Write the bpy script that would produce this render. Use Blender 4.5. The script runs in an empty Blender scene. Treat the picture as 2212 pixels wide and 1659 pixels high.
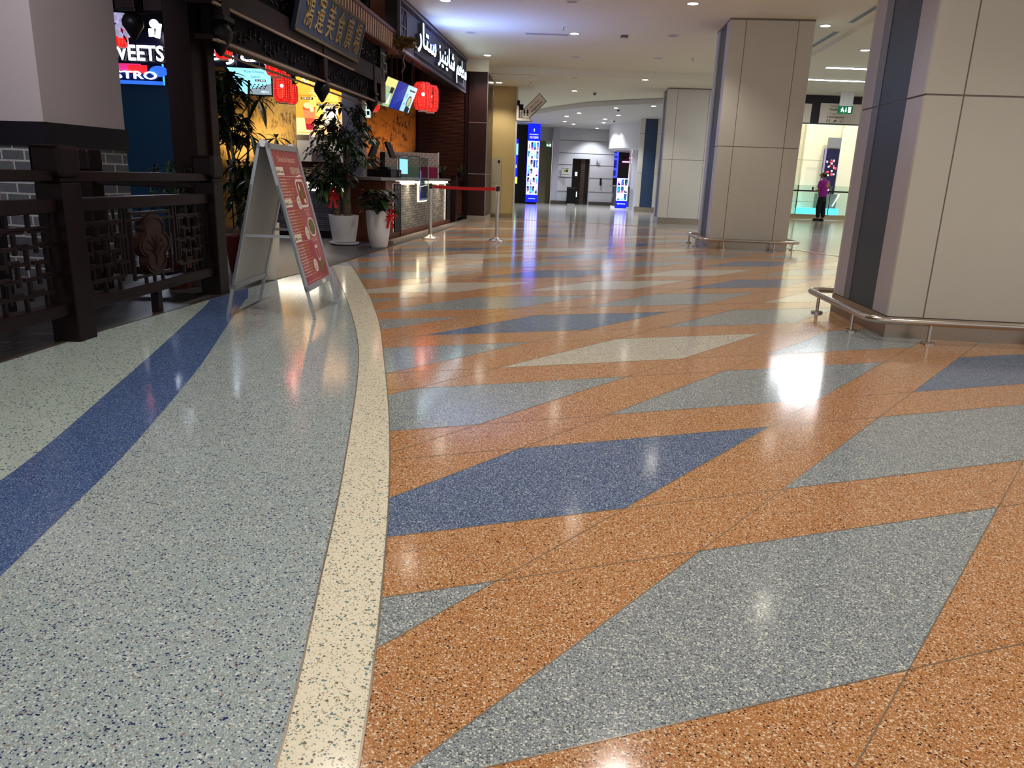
import bpy, bmesh, math, random
from mathutils import Vector, Matrix
random.seed(7)
SC = bpy.context.scene
COL = SC.collection
R = math.radians
# ------------------------------------------------------------------ camera
F_PX, PITCH, ROLL, CAM_H = 1615.26, R(15.325), R(2.142), 1.10
cam_d = bpy.data.cameras.new('camera')
cam_d.sensor_fit = 'HORIZONTAL'; cam_d.sensor_width = 36.0
cam_d.lens = 36.0 * F_PX / 2212.0
cam_d.clip_start = 0.05; cam_d.clip_end = 200
cam = bpy.data.objects.new('camera', cam_d); COL.objects.link(cam)
fw = Vector((0, math.cos(PITCH), -math.sin(PITCH)))
up0 = Vector((0, math.sin(PITCH), math.cos(PITCH))); rt0 = Vector((1, 0, 0))
RT = rt0*math.cos(ROLL) + up0*math.sin(ROLL)
UP = -rt0*math.sin(ROLL) + up0*math.cos(ROLL)
cam.matrix_world = Matrix(((RT.x, UP.x, -fw.x, 0), (RT.y, UP.y, -fw.y, 0), (RT.z, UP.z, -fw.z, CAM_H), (0, 0, 0, 1)))
SC.camera = cam
CAMP = Vector((0, 0, CAM_H))
def ray(px, py): return fw + RT*((px-1106)/F_PX) - UP*((py-829.5)/F_PX)
def at(px, py, y):            # a measured point of the photograph at depth y (m)
    d = ray(px, py); return CAMP + d*(y/d.y)
def ground(px, py, z=0.0):    # a measured point at height z
    d = ray(px, py); return CAMP + d*((z-CAM_H)/d.z)
# ------------------------------------------------------------------ view, world
SC.view_settings.view_transform = 'Standard'
SC.view_settings.look = 'None'
SC.view_settings.gamma = 1.0
SC.view_settings.use_curve_mapping = False
SC.view_settings.exposure = 1.05
SC.cycles.use_denoising = True
SC.cycles.max_bounces = 6
SC.cycles.adaptive_threshold = 0.02
SC.cycles.diffuse_bounces = 3
SC.cycles.glossy_bounces = 3
SC.cycles.transmission_bounces = 5
SC.cycles.sample_clamp_indirect = 6.0
SC.cycles.caustics_reflective = False
SC.cycles.caustics_refractive = False
world = bpy.data.worlds.new('world'); SC.world = world
world.use_nodes = True
world.node_tree.nodes['Background'].inputs[0].default_value = (0.95, 0.94, 0.93, 1)
world.node_tree.nodes['Background'].inputs[1].default_value = 0.37
P_DOWN = 60.0       # watts of one ceiling downlight
WARM = (1.0, 0.935, 0.85)

# ------------------------------------------------------------------ materials
def srgb(r, g, b):
    f = lambda c: (c/255/12.92) if c/255 <= .04045 else ((c/255+.055)/1.055)**2.4
    return (f(r), f(g), f(b), 1)
MATS = {}
def mat(name, col, rough=.5, metal=0, spec=.5, emit=0, trans=0, alpha=1, coat=0, noise=0, nscale=8, bump=0, bscale=40, ior=1.45):
    if name in MATS: return MATS[name]
    m = bpy.data.materials.new(name); m.use_nodes = True
    nt = m.node_tree; b = nt.nodes['Principled BSDF']
    c = srgb(*col)
    b.inputs['Base Color'].default_value = c
    b.inputs['Roughness'].default_value = rough
    b.inputs['Metallic'].default_value = metal
    b.inputs['Specular IOR Level'].default_value = spec
    b.inputs['IOR'].default_value = ior
    b.inputs['Transmission Weight'].default_value = trans
    b.inputs['Alpha'].default_value = alpha
    b.inputs['Coat Weight'].default_value = coat
    if emit:
        b.inputs['Emission Color'].default_value = c
        b.inputs['Emission Strength'].default_value = emit
    if noise or bump:
        tc = nt.nodes.new('ShaderNodeTexCoord'); n = nt.nodes.new('ShaderNodeTexNoise')
        nt.links.new(tc.outputs['Object'], n.inputs['Vector'])
        n.inputs['Detail'].default_value = 5
        if noise:
            n.inputs['Scale'].default_value = nscale
            mx = nt.nodes.new('ShaderNodeMix'); mx.data_type = 'RGBA'
            mx.inputs[6].default_value = tuple(x*(1-noise) for x in c[:3])+(1,)
            mx.inputs[7].default_value = tuple(min(1, x*(1+noise)) for x in c[:3])+(1,)
            nt.links.new(n.outputs['Fac'], mx.inputs[0]); nt.links.new(mx.outputs[2], b.inputs['Base Color'])
        if bump:
            n2 = nt.nodes.new('ShaderNodeTexNoise'); n2.inputs['Scale'].default_value = bscale
            nt.links.new(tc.outputs['Object'], n2.inputs['Vector'])
            bp = nt.nodes.new('ShaderNodeBump'); bp.inputs['Strength'].default_value = bump
            bp.inputs['Distance'].default_value = .02
            nt.links.new(n2.outputs['Fac'], bp.inputs['Height']); nt.links.new(bp.outputs[0], b.inputs['Normal'])
    MATS[name] = m
    return m
def emis(name, col, s): return mat(name, col, rough=.6, spec=.2, emit=s)

def terrazzo(name, base, chips, scale=150, rough=.115, fine=None):
    """polished terrazzo: chips = [(share, colour)], in a cement matrix"""
    m = bpy.data.materials.new(name); m.use_nodes = True; nt = m.node_tree; L = nt.links
    b = nt.nodes['Principled BSDF']
    tc = nt.nodes.new('ShaderNodeTexCoord')
    def layer(sc, chips, under, thr, seed):
        mp = nt.nodes.new('ShaderNodeMapping'); mp.inputs['Location'].default_value = (seed, seed*.7, 0)
        L.new(tc.outputs['Object'], mp.inputs['Vector'])
        v = nt.nodes.new('ShaderNodeTexVoronoi'); v.voronoi_dimensions = '2D'; v.inputs['Scale'].default_value = sc
        L.new(mp.outputs[0], v.inputs['Vector'])
        sp = nt.nodes.new('ShaderNodeSeparateColor'); L.new(v.outputs['Color'], sp.inputs[0])
        rp = nt.nodes.new('ShaderNodeValToRGB'); rp.color_ramp.interpolation = 'CONSTANT'
        cr = rp.color_ramp; pos = 0
        cr.elements[0].position = 0; cr.elements[0].color = srgb(*chips[0][1]); pos = chips[0][0]
        first = True
        for sh, c in chips[1:]:
            if first: e = cr.elements[1]; e.position = pos; first = False
            else: e = cr.elements.new(pos)
            e.color = srgb(*c); pos += sh
        tot = pos
        L.new(sp.outputs[0], rp.inputs[0])
        # chip present where random < tot and near the cell's centre
        a = nt.nodes.new('ShaderNodeMath'); a.operation = 'LESS_THAN'; a.inputs[1].default_value = tot
        L.new(sp.outputs[0], a.inputs[0])
        sz = nt.nodes.new('ShaderNodeMath'); sz.operation = 'MULTIPLY_ADD'; sz.inputs[1].default_value = .5; sz.inputs[2].default_value = thr-.2
        L.new(sp.outputs[1], sz.inputs[0])
        d = nt.nodes.new('ShaderNodeMath'); d.operation = 'LESS_THAN'
        L.new(v.outputs['Distance'], d.inputs[0]); L.new(sz.outputs[0], d.inputs[1])
        mu = nt.nodes.new('ShaderNodeMath'); mu.operation = 'MULTIPLY'
        L.new(a.outputs[0], mu.inputs[0]); L.new(d.outputs[0], mu.inputs[1])
        mx = nt.nodes.new('ShaderNodeMix'); mx.data_type = 'RGBA'
        L.new(mu.outputs[0], mx.inputs[0])
        if isinstance(under, tuple): mx.inputs[6].default_value = under
        else: L.new(under, mx.inputs[6])
        L.new(rp.outputs[0], mx.inputs[7])
        return mx.outputs[2]
    o = srgb(*base)
    if fine: o = layer(scale*2.1, fine, o, .55, 3.3)
    o = layer(scale, chips, o, .42, 1.7)
    L.new(o, b.inputs['Base Color'])
    b.inputs['Roughness'].default_value = rough
    b.inputs['Specular IOR Level'].default_value = .5
    n = nt.nodes.new('ShaderNodeTexNoise'); n.inputs['Scale'].default_value = 1.3; n.inputs['Detail'].default_value = 4
    L.new(tc.outputs['Object'], n.inputs['Vector'])
    mr = nt.nodes.new('ShaderNodeMapRange'); mr.inputs[3].default_value = rough*.8; mr.inputs[4].default_value = rough*1.3
    L.new(n.outputs['Fac'], mr.inputs[0]); L.new(mr.outputs[0], b.inputs['Roughness'])
    MATS[name] = m
    return m
ORANGE = terrazzo('terrazzo_orange', (186, 126, 76), [(.16, (236, 212, 184)), (.08, (54, 40, 40)), (.10, (210, 164, 122)), (.05, (156, 102, 68))], 215, fine=[(.18, (222, 194, 162)), (.08, (160, 102, 60)), (.05, (84, 62, 54))])
GREY = terrazzo('terrazzo_grey', (144, 153, 163), [(.17, (222, 226, 220)), (.12, (84, 90, 96)), (.10, (176, 184, 182)), (.08, (112, 120, 124))], 220, fine=[(.2, (190, 194, 186)), (.2, (96, 104, 106))])
PALE = terrazzo('terrazzo_pale', (210, 204, 190), [(.10, (236, 232, 220)), (.14, (120, 112, 104)), (.06, (150, 130, 110))], 165, fine=[(.16, (150, 144, 134)), (.1, (225, 220, 208))])
BLUE = terrazzo('terrazzo_blue', (84, 108, 146), [(.18, (176, 190, 208)), (.17, (34, 44, 88)), (.10, (120, 138, 164))], 225, fine=[(.22, (146, 162, 188)), (.18, (54, 66, 110))])
BAND = terrazzo('terrazzo_band_blue', (70, 100, 154), [(.14, (154, 170, 200)), (.16, (36, 48, 104)), (.10, (104, 124, 168))], 240, fine=[(.22, (122, 142, 184)), (.16, (50, 66, 122))])
GREEN = terrazzo('terrazzo_green_grey', (166, 180, 184), [(.11, (44, 56, 104)), (.10, (224, 230, 228)), (.08, (130, 144, 150)), (.04, (150, 130, 118))], 185, fine=[(.12, (136, 150, 156)), (.18, (212, 220, 220))])
MINT = terrazzo('terrazzo_mint', (184, 201, 198), [(.08, (60, 72, 110)), (.10, (214, 220, 208)), (.08, (140, 152, 148))], 120, fine=[(.12, (150, 162, 156)), (.12, (208, 214, 202))])
CREAM = terrazzo('terrazzo_cream', (243, 235, 214), [(.07, (110, 146, 150)), (.06, (120, 112, 104)), (.10, (250, 242, 220)), (.05, (206, 192, 158))], 150, fine=[(.10, (150, 140, 126)), (.14, (248, 240, 218))])
FARGREY = terrazzo('terrazzo_far_grey', (150, 148, 142), [(.12, (206, 202, 190)), (.10, (92, 92, 94))], 130, rough=.12)
STRIP = mat('divider_metal', (150, 138, 124), .3, .5)
def wood(name, c1, c2, rough=.4, sc=(1, 14, 14), coat=.0):
    m = bpy.data.materials.new(name); m.use_nodes = True; nt = m.node_tree; L = nt.links
    b = nt.nodes['Principled BSDF']; b.inputs['Specular IOR Level'].default_value = .16; tc = nt.nodes.new('ShaderNodeTexCoord'); mp = nt.nodes.new('ShaderNodeMapping')
    mp.inputs['Scale'].default_value = sc; n = nt.nodes.new('ShaderNodeTexNoise'); n.inputs['Scale'].default_value = 3; n.inputs['Detail'].default_value = 6
    L.new(tc.outputs['Object'], mp.inputs[0]); L.new(mp.outputs[0], n.inputs['Vector'])
    mx = nt.nodes.new('ShaderNodeMix'); mx.data_type = 'RGBA'; mx.inputs[6].default_value = srgb(*c1); mx.inputs[7].default_value = srgb(*c2)
    L.new(n.outputs['Fac'], mx.inputs[0]); L.new(mx.outputs[2], b.inputs['Base Color'])
    b.inputs['Roughness'].default_value = rough; b.inputs['Coat Weight'].default_value = coat
    MATS[name] = m; return m
MAHOG = wood('mahogany', (24, 10, 14), (38, 18, 21), .5, (8, 8, 1), 0)
DKWOOD = wood('dark_wood', (24, 9, 10), (40, 15, 15), .4, (8, 8, 1))
REDWOOD = wood('red_wood', (84, 44, 34), (112, 62, 46), .45, (1, 10, 10))
TILEWOOD = wood('dark_tile', (52, 52, 56), (96, 95, 98), .38, (1.5, 14, 1))
INK = mat('black_satin', (12, 12, 16), .4, spec=.25)
BLACK = mat('black_matte', (10, 10, 12), .7)
def bricks(name, c1, c2, mortar, sx, sy, rough=.8, msize=.03):
    m = bpy.data.materials.new(name); m.use_nodes = True; nt = m.node_tree; L = nt.links
    b = nt.nodes['Principled BSDF']; tc = nt.nodes.new('ShaderNodeTexCoord'); sp = nt.nodes.new('ShaderNodeSeparateXYZ'); cb = nt.nodes.new('ShaderNodeCombineXYZ')
    ad = nt.nodes.new('ShaderNodeMath'); ad.operation = 'ADD'
    L.new(tc.outputs['Object'], sp.inputs[0]); L.new(sp.outputs[0], ad.inputs[0]); L.new(sp.outputs[1], ad.inputs[1])
    L.new(ad.outputs[0], cb.inputs[0]); L.new(sp.outputs[2], cb.inputs[1])
    t = nt.nodes.new('ShaderNodeTexBrick'); L.new(cb.outputs[0], t.inputs['Vector'])
    t.inputs['Color1'].default_value = srgb(*c1); t.inputs['Color2'].default_value = srgb(*c2); t.inputs['Mortar'].default_value = srgb(*mortar)
    t.inputs['Scale'].default_value = 1; t.inputs['Brick Width'].default_value = sx; t.inputs['Row Height'].default_value = sy
    t.inputs['Mortar Size'].default_value = msize*sy*2; t.inputs['Mortar Smooth'].default_value = .2
    n = nt.nodes.new('ShaderNodeTexNoise'); n.inputs['Scale'].default_value = 30; L.new(tc.outputs['Object'], n.inputs['Vector'])
    mx = nt.nodes.new('ShaderNodeMix'); mx.data_type = 'RGBA'; mx.blend_type = 'MULTIPLY'; mx.inputs[0].default_value = .6
    L.new(t.outputs['Color'], mx.inputs[6]); L.new(n.outputs['Color'], mx.inputs[7]); 
    L.new(mx.outputs[2], b.inputs['Base Color'])
    b.inputs['Roughness'].default_value = rough
    bp = nt.nodes.new('ShaderNodeBump'); bp.inputs['Strength'].default_value = .6; bp.inputs['Distance'].default_value = .012; bp.invert = True
    L.new(t.outputs['Fac'], bp.inputs['Height']); L.new(bp.outputs[0], b.inputs['Normal'])
    MATS[name] = m; return m
BRICK = bricks('grey_brick', (92, 94, 98), (118, 120, 124), (205, 205, 200), .25, .1, msize=.05)
STONE = bricks('stacked_stone', (108, 104, 98), (160, 154, 142), (50, 46, 42), .15, .045, .7, .05)
STONE_B = bricks('stacked_stone_blue', (96, 102, 116), (136, 142, 156), (50, 54, 66), .17, .035, .6, .06)
BROWNBRICK = bricks('brown_brick', (112, 96, 80), (134, 116, 98), (214, 206, 190), .24, .09, msize=.05)
CEIL = mat('ceiling_paint', (238, 234, 212), .75, noise=.02)
CEIL2 = mat('ceiling_paint_cool', (208, 206, 204), .7)
DARKCEIL = mat('restaurant_ceiling', (66, 54, 46), .7)
CLAD = mat('beige_cladding', (205, 201, 191), .38, noise=.035, nscale=3)
CLAD_SIDE = mat('lavender_cladding', (186, 180, 188), .36)
JOINT = mat('joint_dark', (128, 118, 108), .6)
GLASSDK = mat('dark_back_painted_glass', (66, 76, 86), .38, spec=.3)
GLASSBL = mat('blue_back_painted_glass', (40, 62, 92), .18)
STEEL = mat('brushed_steel', (196, 188, 180), .26, 1)
STEELB = mat('skirting_steel', (160, 148, 134), .28, .85)
CHROME = mat('chrome', (205, 205, 208), .14, 1)
ALU = mat('anodised_aluminium', (178, 182, 190), .34, .75)
WHITE = mat('white_gloss', (232, 232, 236), .25)
WHITEM = mat('white_matte', (226, 224, 222), .7)
SOIL = mat('soil', (40, 30, 24), .9)
LEAF = mat('leaf_green', (34, 62, 30), .38, noise=.4, nscale=6)
LEAFD = mat('leaf_dark', (18, 36, 20), .42, noise=.4, nscale=6)
LEAFY = mat('leaf_yellowgreen', (70, 104, 40), .4, noise=.3, nscale=6)
TRUNK = mat('trunk_bark', (96, 84, 68), .8, noise=.3, bump=.5)
REDRIB = mat('red_ribbon', (206, 20, 24), .35)
PLASTER = mat('column_plaster', (190, 180, 176), .7, noise=.02)
GOLDWALL = mat('gold_wallpaper', (196, 170, 112), .5, noise=.18, nscale=60)
PANELW = mat('white_wall_panel', (196, 198, 204), .4)
E_LAMP = emis('lamp_glow', (255, 246, 228), 14)
E_WHITE = emis('letter_glow', (238, 246, 255), 4)
E_ICE = emis('letter_glow_ice', (206, 238, 255), 4)
E_STRIP = emis('warm_strip', (255, 236, 190), 3.5)
E_WARMW = emis('poster_backlight_white', (255, 240, 214), 1.2)

# ------------------------------------------------------------------ mesh builder
TXT = {}
def text_data(s, extr, bold=0):
    k = (s, extr, bold)
    if k in TXT: return TXT[k]
    c = bpy.data.curves.new('t', 'FONT'); c.body = s; c.extrude = extr; c.resolution_u = 3; c.offset = bold
    o = bpy.data.objects.new('t', c)
    m = bpy.data.meshes.new_from_object(o)
    vs = [v.co.copy() for v in m.vertices]; fs = [tuple(p.vertices) for p in m.polygons]
    bpy.data.objects.remove(o); bpy.data.curves.remove(c); bpy.data.meshes.remove(m)
    if not vs: vs = [Vector((0, 0, 0))]
    x0 = min(v.x for v in vs); x1 = max(v.x for v in vs); y0 = min(v.y for v in vs); y1 = max(v.y for v in vs)
    TXT[k] = (vs, fs, x0, x1, y0, y1)
    return TXT[k]
AR = {'م': ('\uFEE1', '\uFEE2', '\uFEE3', '\uFEE4'), 'ط': ('\uFEC1', '\uFEC2', '\uFEC3', '\uFEC4'), 'ع': ('\uFEC9', '\uFECA', '\uFECB', '\uFECC'),
      'ش': ('\uFEB5', '\uFEB6', '\uFEB7', '\uFEB8'), 'ا': ('\uFE8D', '\uFE8E', None, None), 'ي': ('\uFEF1', '\uFEF2', '\uFEF3', '\uFEF4'),
      'ن': ('\uFEE5', '\uFEE6', '\uFEE7', '\uFEE8'), 'ز': ('\uFEAF', '\uFEB0', None, None), 'س': ('\uFEB1', '\uFEB2', '\uFEB3', '\uFEB4'),
      'ت': ('\uFE95', '\uFE96', '\uFE97', '\uFE98'), 'ر': ('\uFEAD', '\uFEAE', None, None), 'ب': ('\uFE8F', '\uFE90', '\uFE91', '\uFE92'),
      'و': ('\uFEED', '\uFEEE', None, None), 'ح': ('\uFEA1', '\uFEA2', '\uFEA3', '\uFEA4'), 'ﻻ': ('\uFEFB', '\uFEFC', None, None),
      'د': ('\uFEA9', '\uFEAA', None, None), 'ه': ('\uFEE9', '\uFEEA', '\uFEEB', '\uFEEC'), 'ق': ('\uFED5', '\uFED6', '\uFED7', '\uFED8'),
      'ة': ('\uFE93', '\uFE94', None, None), 'أ': ('\uFE83', '\uFE84', None, None)}
def arabic(s):
    out = []
    for w in s.split(' '):
        g = []
        for i, ch in enumerate(w):
            f = AR[ch]; joinp = i > 0 and AR[w[i-1]][2] is not None; joinn = i < len(w)-1 and f[2] is not None
            g.append(f[3] if joinp and joinn else f[1] if joinp else f[2] if joinn else f[0])
        out.append(''.join(reversed(g)))
    return ' '.join(reversed(out))

class MB:
    def __init__(s): s.v = []; s.f = []; s.m = []; s.mats = []
    def mi(s, m):
        if m not in s.mats: s.mats.append(m)
        return s.mats.index(m)
    def add(s, vs, fs, m):
        o = len(s.v); s.v += [tuple(v) for v in vs]; i = s.mi(m)
        for f in fs: s.f.append(tuple(o+k for k in f)); s.m.append(i)
        return s
    def box(s, a, b, m, M=None):
        x0, y0, z0 = a; x1, y1, z1 = b
        vs = [(x0, y0, z0), (x1, y0, z0), (x1, y1, z0), (x0, y1, z0), (x0, y0, z1), (x1, y0, z1), (x1, y1, z1), (x0, y1, z1)]
        if M is not None: vs = [M @ Vector(v) for v in vs]
        return s.add(vs, [(0, 3, 2, 1), (4, 5, 6, 7), (0, 1, 5, 4), (1, 2, 6, 5), (2, 3, 7, 6), (3, 0, 4, 7)], m)
    def bbox(s, a, b, m, e=.01, M=None):      # box with chamfered vertical and horizontal edges
        bm = bmesh.new(); bmesh.ops.create_cube(bm, size=1)
        for v in bm.verts: v.co = Vector(((a[i]+b[i])/2 + v.co[i]*(b[i]-a[i]) for i in range(3)))
        bmesh.ops.bevel(bm, geom=bm.edges[:], offset=e, segments=2, affect='EDGES', profile=.5)
        s.frombm(bm, m, M); return s
    def frombm(s, bm, m, M=None):
        bm.verts.index_update()
        vs = [(M @ v.co) if M is not None else v.co for v in bm.verts]
        s.add(vs, [tuple(v.index for v in f.verts) for f in bm.faces], m); bm.free(); return s
    def bar(s, p, q, w, h, m, upv=(0, 0, 1)):
        p = Vector(p); q = Vector(q); d = (q-p)
        if d.length < 1e-6: return s
        d.normalize(); u = Vector(upv); sd = d.cross(u)
        if sd.length < 1e-4: sd = d.cross(Vector((1, 0, 0)))
        sd.normalize(); u = sd.cross(d).normalized()
        vs = [c + sd*(w/2*i) + u*(h/2*j) for c in (p, q) for i, j in ((-1, -1), (1, -1), (1, 1), (-1, 1))]
        return s.add(vs, [(0, 1, 2, 3), (7, 6, 5, 4), (0, 4, 5, 1), (1, 5, 6, 2), (2, 6, 7, 3), (3, 7, 4, 0)], m)
    def cyl(s, p, q, r0, m, r1=None, n=20, caps=True):
        p = Vector(p); q = Vector(q); r1 = r0 if r1 is None else r1; d = (q-p).normalized()
        a = d.orthogonal().normalized(); b = d.cross(a)
        vs = []
        for c, r in ((p, r0), (q, r1)):
            for k in range(n): t = 2*math.pi*k/n; vs.append(c + (a*math.cos(t)+b*math.sin(t))*r)
        fs = [(k, (k+1) % n, n+(k+1) % n, n+k) for k in range(n)]
        if caps: fs += [tuple(range(n-1, -1, -1)), tuple(range(n, 2*n))]
        return s.add(vs, fs, m)
    def tube(s, pts, r, m, n=10, radii=None):
        pts = [Vector(p) for p in pts]; rings = []; a = None
        for i, p in enumerate(pts):
            d = (pts[min(i+1, len(pts)-1)]-pts[max(i-1, 0)]).normalized()
            a = (d.orthogonal() if a is None else a - d*a.dot(d)).normalized(); b = d.cross(a)
            rr = radii[i] if radii else r
            rings.append([p+(a*math.cos(2*math.pi*k/n)+b*math.sin(2*math.pi*k/n))*rr for k in range(n)])
        vs = [v for rg in rings for v in rg]
        fs = [(i*n+k, i*n+(k+1) % n, (i+1)*n+(k+1) % n, (i+1)*n+k) for i in range(len(pts)-1) for k in range(n)]
        fs += [tuple(range(n-1, -1, -1)), tuple(range((len(pts)-1)*n, len(pts)*n))]
        return s.add(vs, fs, m)
    def lathe(s, prof, m, c=(0, 0, 0), n=32, caps=True):
        vs = [(c[0]+r*math.cos(2*math.pi*k/n), c[1]+r*math.sin(2*math.pi*k/n), c[2]+z) for r, z in prof for k in range(n)]
        fs = [(i*n+k, i*n+(k+1) % n, (i+1)*n+(k+1) % n, (i+1)*n+k) for i in range(len(prof)-1) for k in range(n)]
        if caps: fs += [tuple(range(n-1, -1, -1)), tuple(range((len(prof)-1)*n, len(prof)*n))]
        return s.add(vs, fs, m)
    def poly(s, pts, m): return s.add(pts, [tuple(range(len(pts)))], m)
    def prism(s, pts2, z0, z1, m, M=None):
        n = len(pts2); vs = [Vector((x, y, z0)) for x, y in pts2]+[Vector((x, y, z1)) for x, y in pts2]
        if M is not None: vs = [M @ v for v in vs]
        return s.add(vs, [tuple(range(n-1, -1, -1)), tuple(range(n, 2*n))]+[(k, (k+1) % n, n+(k+1) % n, n+k) for k in range(n)], m)
    def sphere(s, c, r, m, sc=(1, 1, 1), n=14, M=None):
        bm = bmesh.new(); bmesh.ops.create_uvsphere(bm, u_segments=n, v_segments=max(6, n*2//3), radius=1)
        for v in bm.verts: v.co = Vector((c[0]+v.co.x*r*sc[0], c[1]+v.co.y*r*sc[1], c[2]+v.co.z*r*sc[2]))
        return s.frombm(bm, m, M)
    def build(s, name, parent=None, smooth=False, label=None, bevel=0):
        me = bpy.data.meshes.new(name); me.from_pydata(s.v, [], s.f); me.update()
        for m in s.mats: me.materials.append(m)
        me.polygons.foreach_set('material_index', s.m)
        if smooth: 
            me.polygons.foreach_set('use_smooth', [True]*len(s.f))
            try: me.set_sharp_from_angle(angle=R(40))
            except Exception: pass
        o = bpy.data.objects.new(name, me); COL.objects.link(o)
        if parent: o.parent = parent
        if label: o['label'] = label
        if bevel:
            b = o.modifiers.new('b', 'BEVEL'); b.width = bevel; b.segments = 2; b.limit_method = 'ANGLE'
        return o
class Pan:
    """flat print: coordinates u (right), v (up) in metres on a plane"""
    def __init__(s, O, U, V):
        s.O = Vector(O); s.U = Vector(U).normalized(); s.V = Vector(V).normalized(); s.N = s.U.cross(s.V).normalized(); s.b = MB(); s.k = 0
    def p(s, u, v, d): return s.O+s.U*u+s.V*v+s.N*d
    def rect(s, u0, v0, u1, v1, m, d=.001): s.b.poly([s.p(u0, v0, d), s.p(u1, v0, d), s.p(u1, v1, d), s.p(u0, v1, d)], m)
    def pg(s, pts, m, d=.001): s.b.poly([s.p(u, v, d) for u, v in pts], m)
    def disc(s, u, v, ru, rv, m, d=.001, n=24): s.pg([(u+ru*math.cos(2*math.pi*k/n), v+rv*math.sin(2*math.pi*k/n)) for k in range(n)], m, d)
    def text(s, t, u, v, h, m, d=.002, w=None, align='l', extr=0.0, rot=0, bold=0):
        """h = cap height in metres, optional fixed width w"""
        vs, fs, x0, x1, y0, y1 = text_data(t, 0 if not extr else .05, bold)
        sy = h/.7; sx = sy if w is None else w/max(1e-6, x1-x0)
        wd = (x1-x0)*sx; off = {'l': 0, 'c': -wd/2, 'r': -wd}[align]
        cr, sr = math.cos(rot), math.sin(rot); out = []
        for q in vs:
            a = (q.x-x0)*sx+off; b_ = q.y*sy; dd = d+(extr*(q.z+.05)/.1 if extr else 0)
            out.append(s.p(u+a*cr-b_*sr, v+a*sr+b_*cr, dd))
        s.b.add(out, fs, m)
    def build(s, *a, **k): return s.b.build(*a, **k)

def tag(o, label=None, cat=None, group=None, kind=None):
    if label: o['label'] = label
    if cat: o['category'] = cat
    if group: o['group'] = group
    if kind: o['kind'] = kind
    return o
def thing(name, label, cat, loc=(0, 0, 0), rz=0, group=None):
    o = bpy.data.objects.new(name, None); COL.objects.link(o); o.location = loc; o.rotation_euler = (0, 0, rz)
    o.empty_display_size = .1
    return tag(o, label, cat, group)
def struct(b, name, smooth=False):
    o = b.build(name, None, smooth); o['kind'] = 'structure'; return o
def lamp(kind, loc, power, col, parent, size=.1, spot=R(100), blend=.6, direction=(0, 0, -1), sizey=None):
    d = bpy.data.lights.new('lamp_light', kind); d.energy = power; d.color = col
    if kind == 'SPOT': d.spot_size = spot; d.spot_blend = blend; d.shadow_soft_size = size
    elif kind == 'AREA':
        d.size = size
        if sizey: d.shape = 'RECTANGLE'; d.size_y = sizey
    else: d.shadow_soft_size = size
    o = bpy.data.objects.new('lamp_light', d); COL.objects.link(o); o.parent = parent
    o.location = loc; o.rotation_euler = Vector(direction).to_track_quat('-Z', 'Y').to_euler()
    return o
def copy_tree(o, parent=None):
    c = o.copy(); COL.objects.link(c)
    if parent: c.parent = parent
    for ch in list(o.children): copy_tree(ch, c)
    return c

# ================================================================== FLOOR
O0 = Vector((.4803, 3.5085)); VV = Vector((1.8286, .6559)); WW = Vector((1.2653, 1.5183)); FR = .655
BORDER = [(-3.05, -3), (-3.02, 1), (-2.95, 3), (-2.87, 4.04), (-2.80, 4.97), (-2.61, 6.6), (-2.55, 7.15), (-2.46, 8.02), (-2.24, 9.12), (-2.14, 10.22), (-2.02, 11.6), (-1.95, 12.5), (-1.72, 14.4), (-1.50, 17.2), (-1.32, 19.79), (-1.25, 22.4)]
INNER = [(-.20, -3), (-.22, 0), (-.26, 1.19), (-.28, 1.4), (-.33, 1.77), (-.37, 2.12), (-.47, 2.77), (-.57, 3.35), (-.74, 4.21), (-1.02, 5.6), (-1.35, 6.91), (-1.8, 8.47), (-2.19, 9.75)]
OUTER = [(-.34, -3), (-.37, 0), (-.41, 1.18), (-.44, 1.39), (-.5, 1.73), (-.56, 2.22), (-.68, 2.96), (-.82, 3.8), (-.98, 4.65), (-1.22, 5.62), (-1.52, 6.7), (-1.93, 8.1), (-2.26, 9.2)]
B1 = [(-1.75, -3), (-1.74, 0), (-1.76, 1.6), (-1.79, 2.43), (-1.85, 2.8), (-2.0, 3.51), (-2.18, 4.39), (-2.36, 5.2), (-2.56, 6.15), (-2.66, 6.5)]
B2 = [(-1.28, -3), (-1.28, 0), (-1.33, 1.3), (-1.37, 1.81), (-1.42, 2.08), (-1.48, 2.6), (-1.62, 3.33), (-1.80, 4.2), (-2.05, 5.2), (-2.42, 6.75)]
def diamond_mat(s, t):
    tab = {(-2, 2): BLUE, (1, 0): BLUE, (-4, 5): BLUE, (-2, 4): BLUE, (0, -1): BLUE, (-5, 7): BLUE, (-7, 8): BLUE, (-6, 9): BLUE, (-1, 1): PALE, (-3, 4): PALE, (-1, 3): PALE, (-6, 7): PALE, (-6, 8): PALE,
           (-3, 3): GREY, (0, 0): GREY, (1, -1): GREY, (0, 1): GREY, (-1, 2): GREY, (-2, 3): GREY, (-1, 0): GREY, (-2, 1): GREY, (1, -2): GREY, (0, -2): GREY}
    if (s, t) in tab: return tab[(s, t)]
    c = (3*s+2*t) % 5
    return BLUE if c == 3 else PALE if c == 1 else GREY
fb = MB()
def stp(s, t, z=0): q = O0+VV*s+WW*t; return (q.x, q.y, z)
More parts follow.
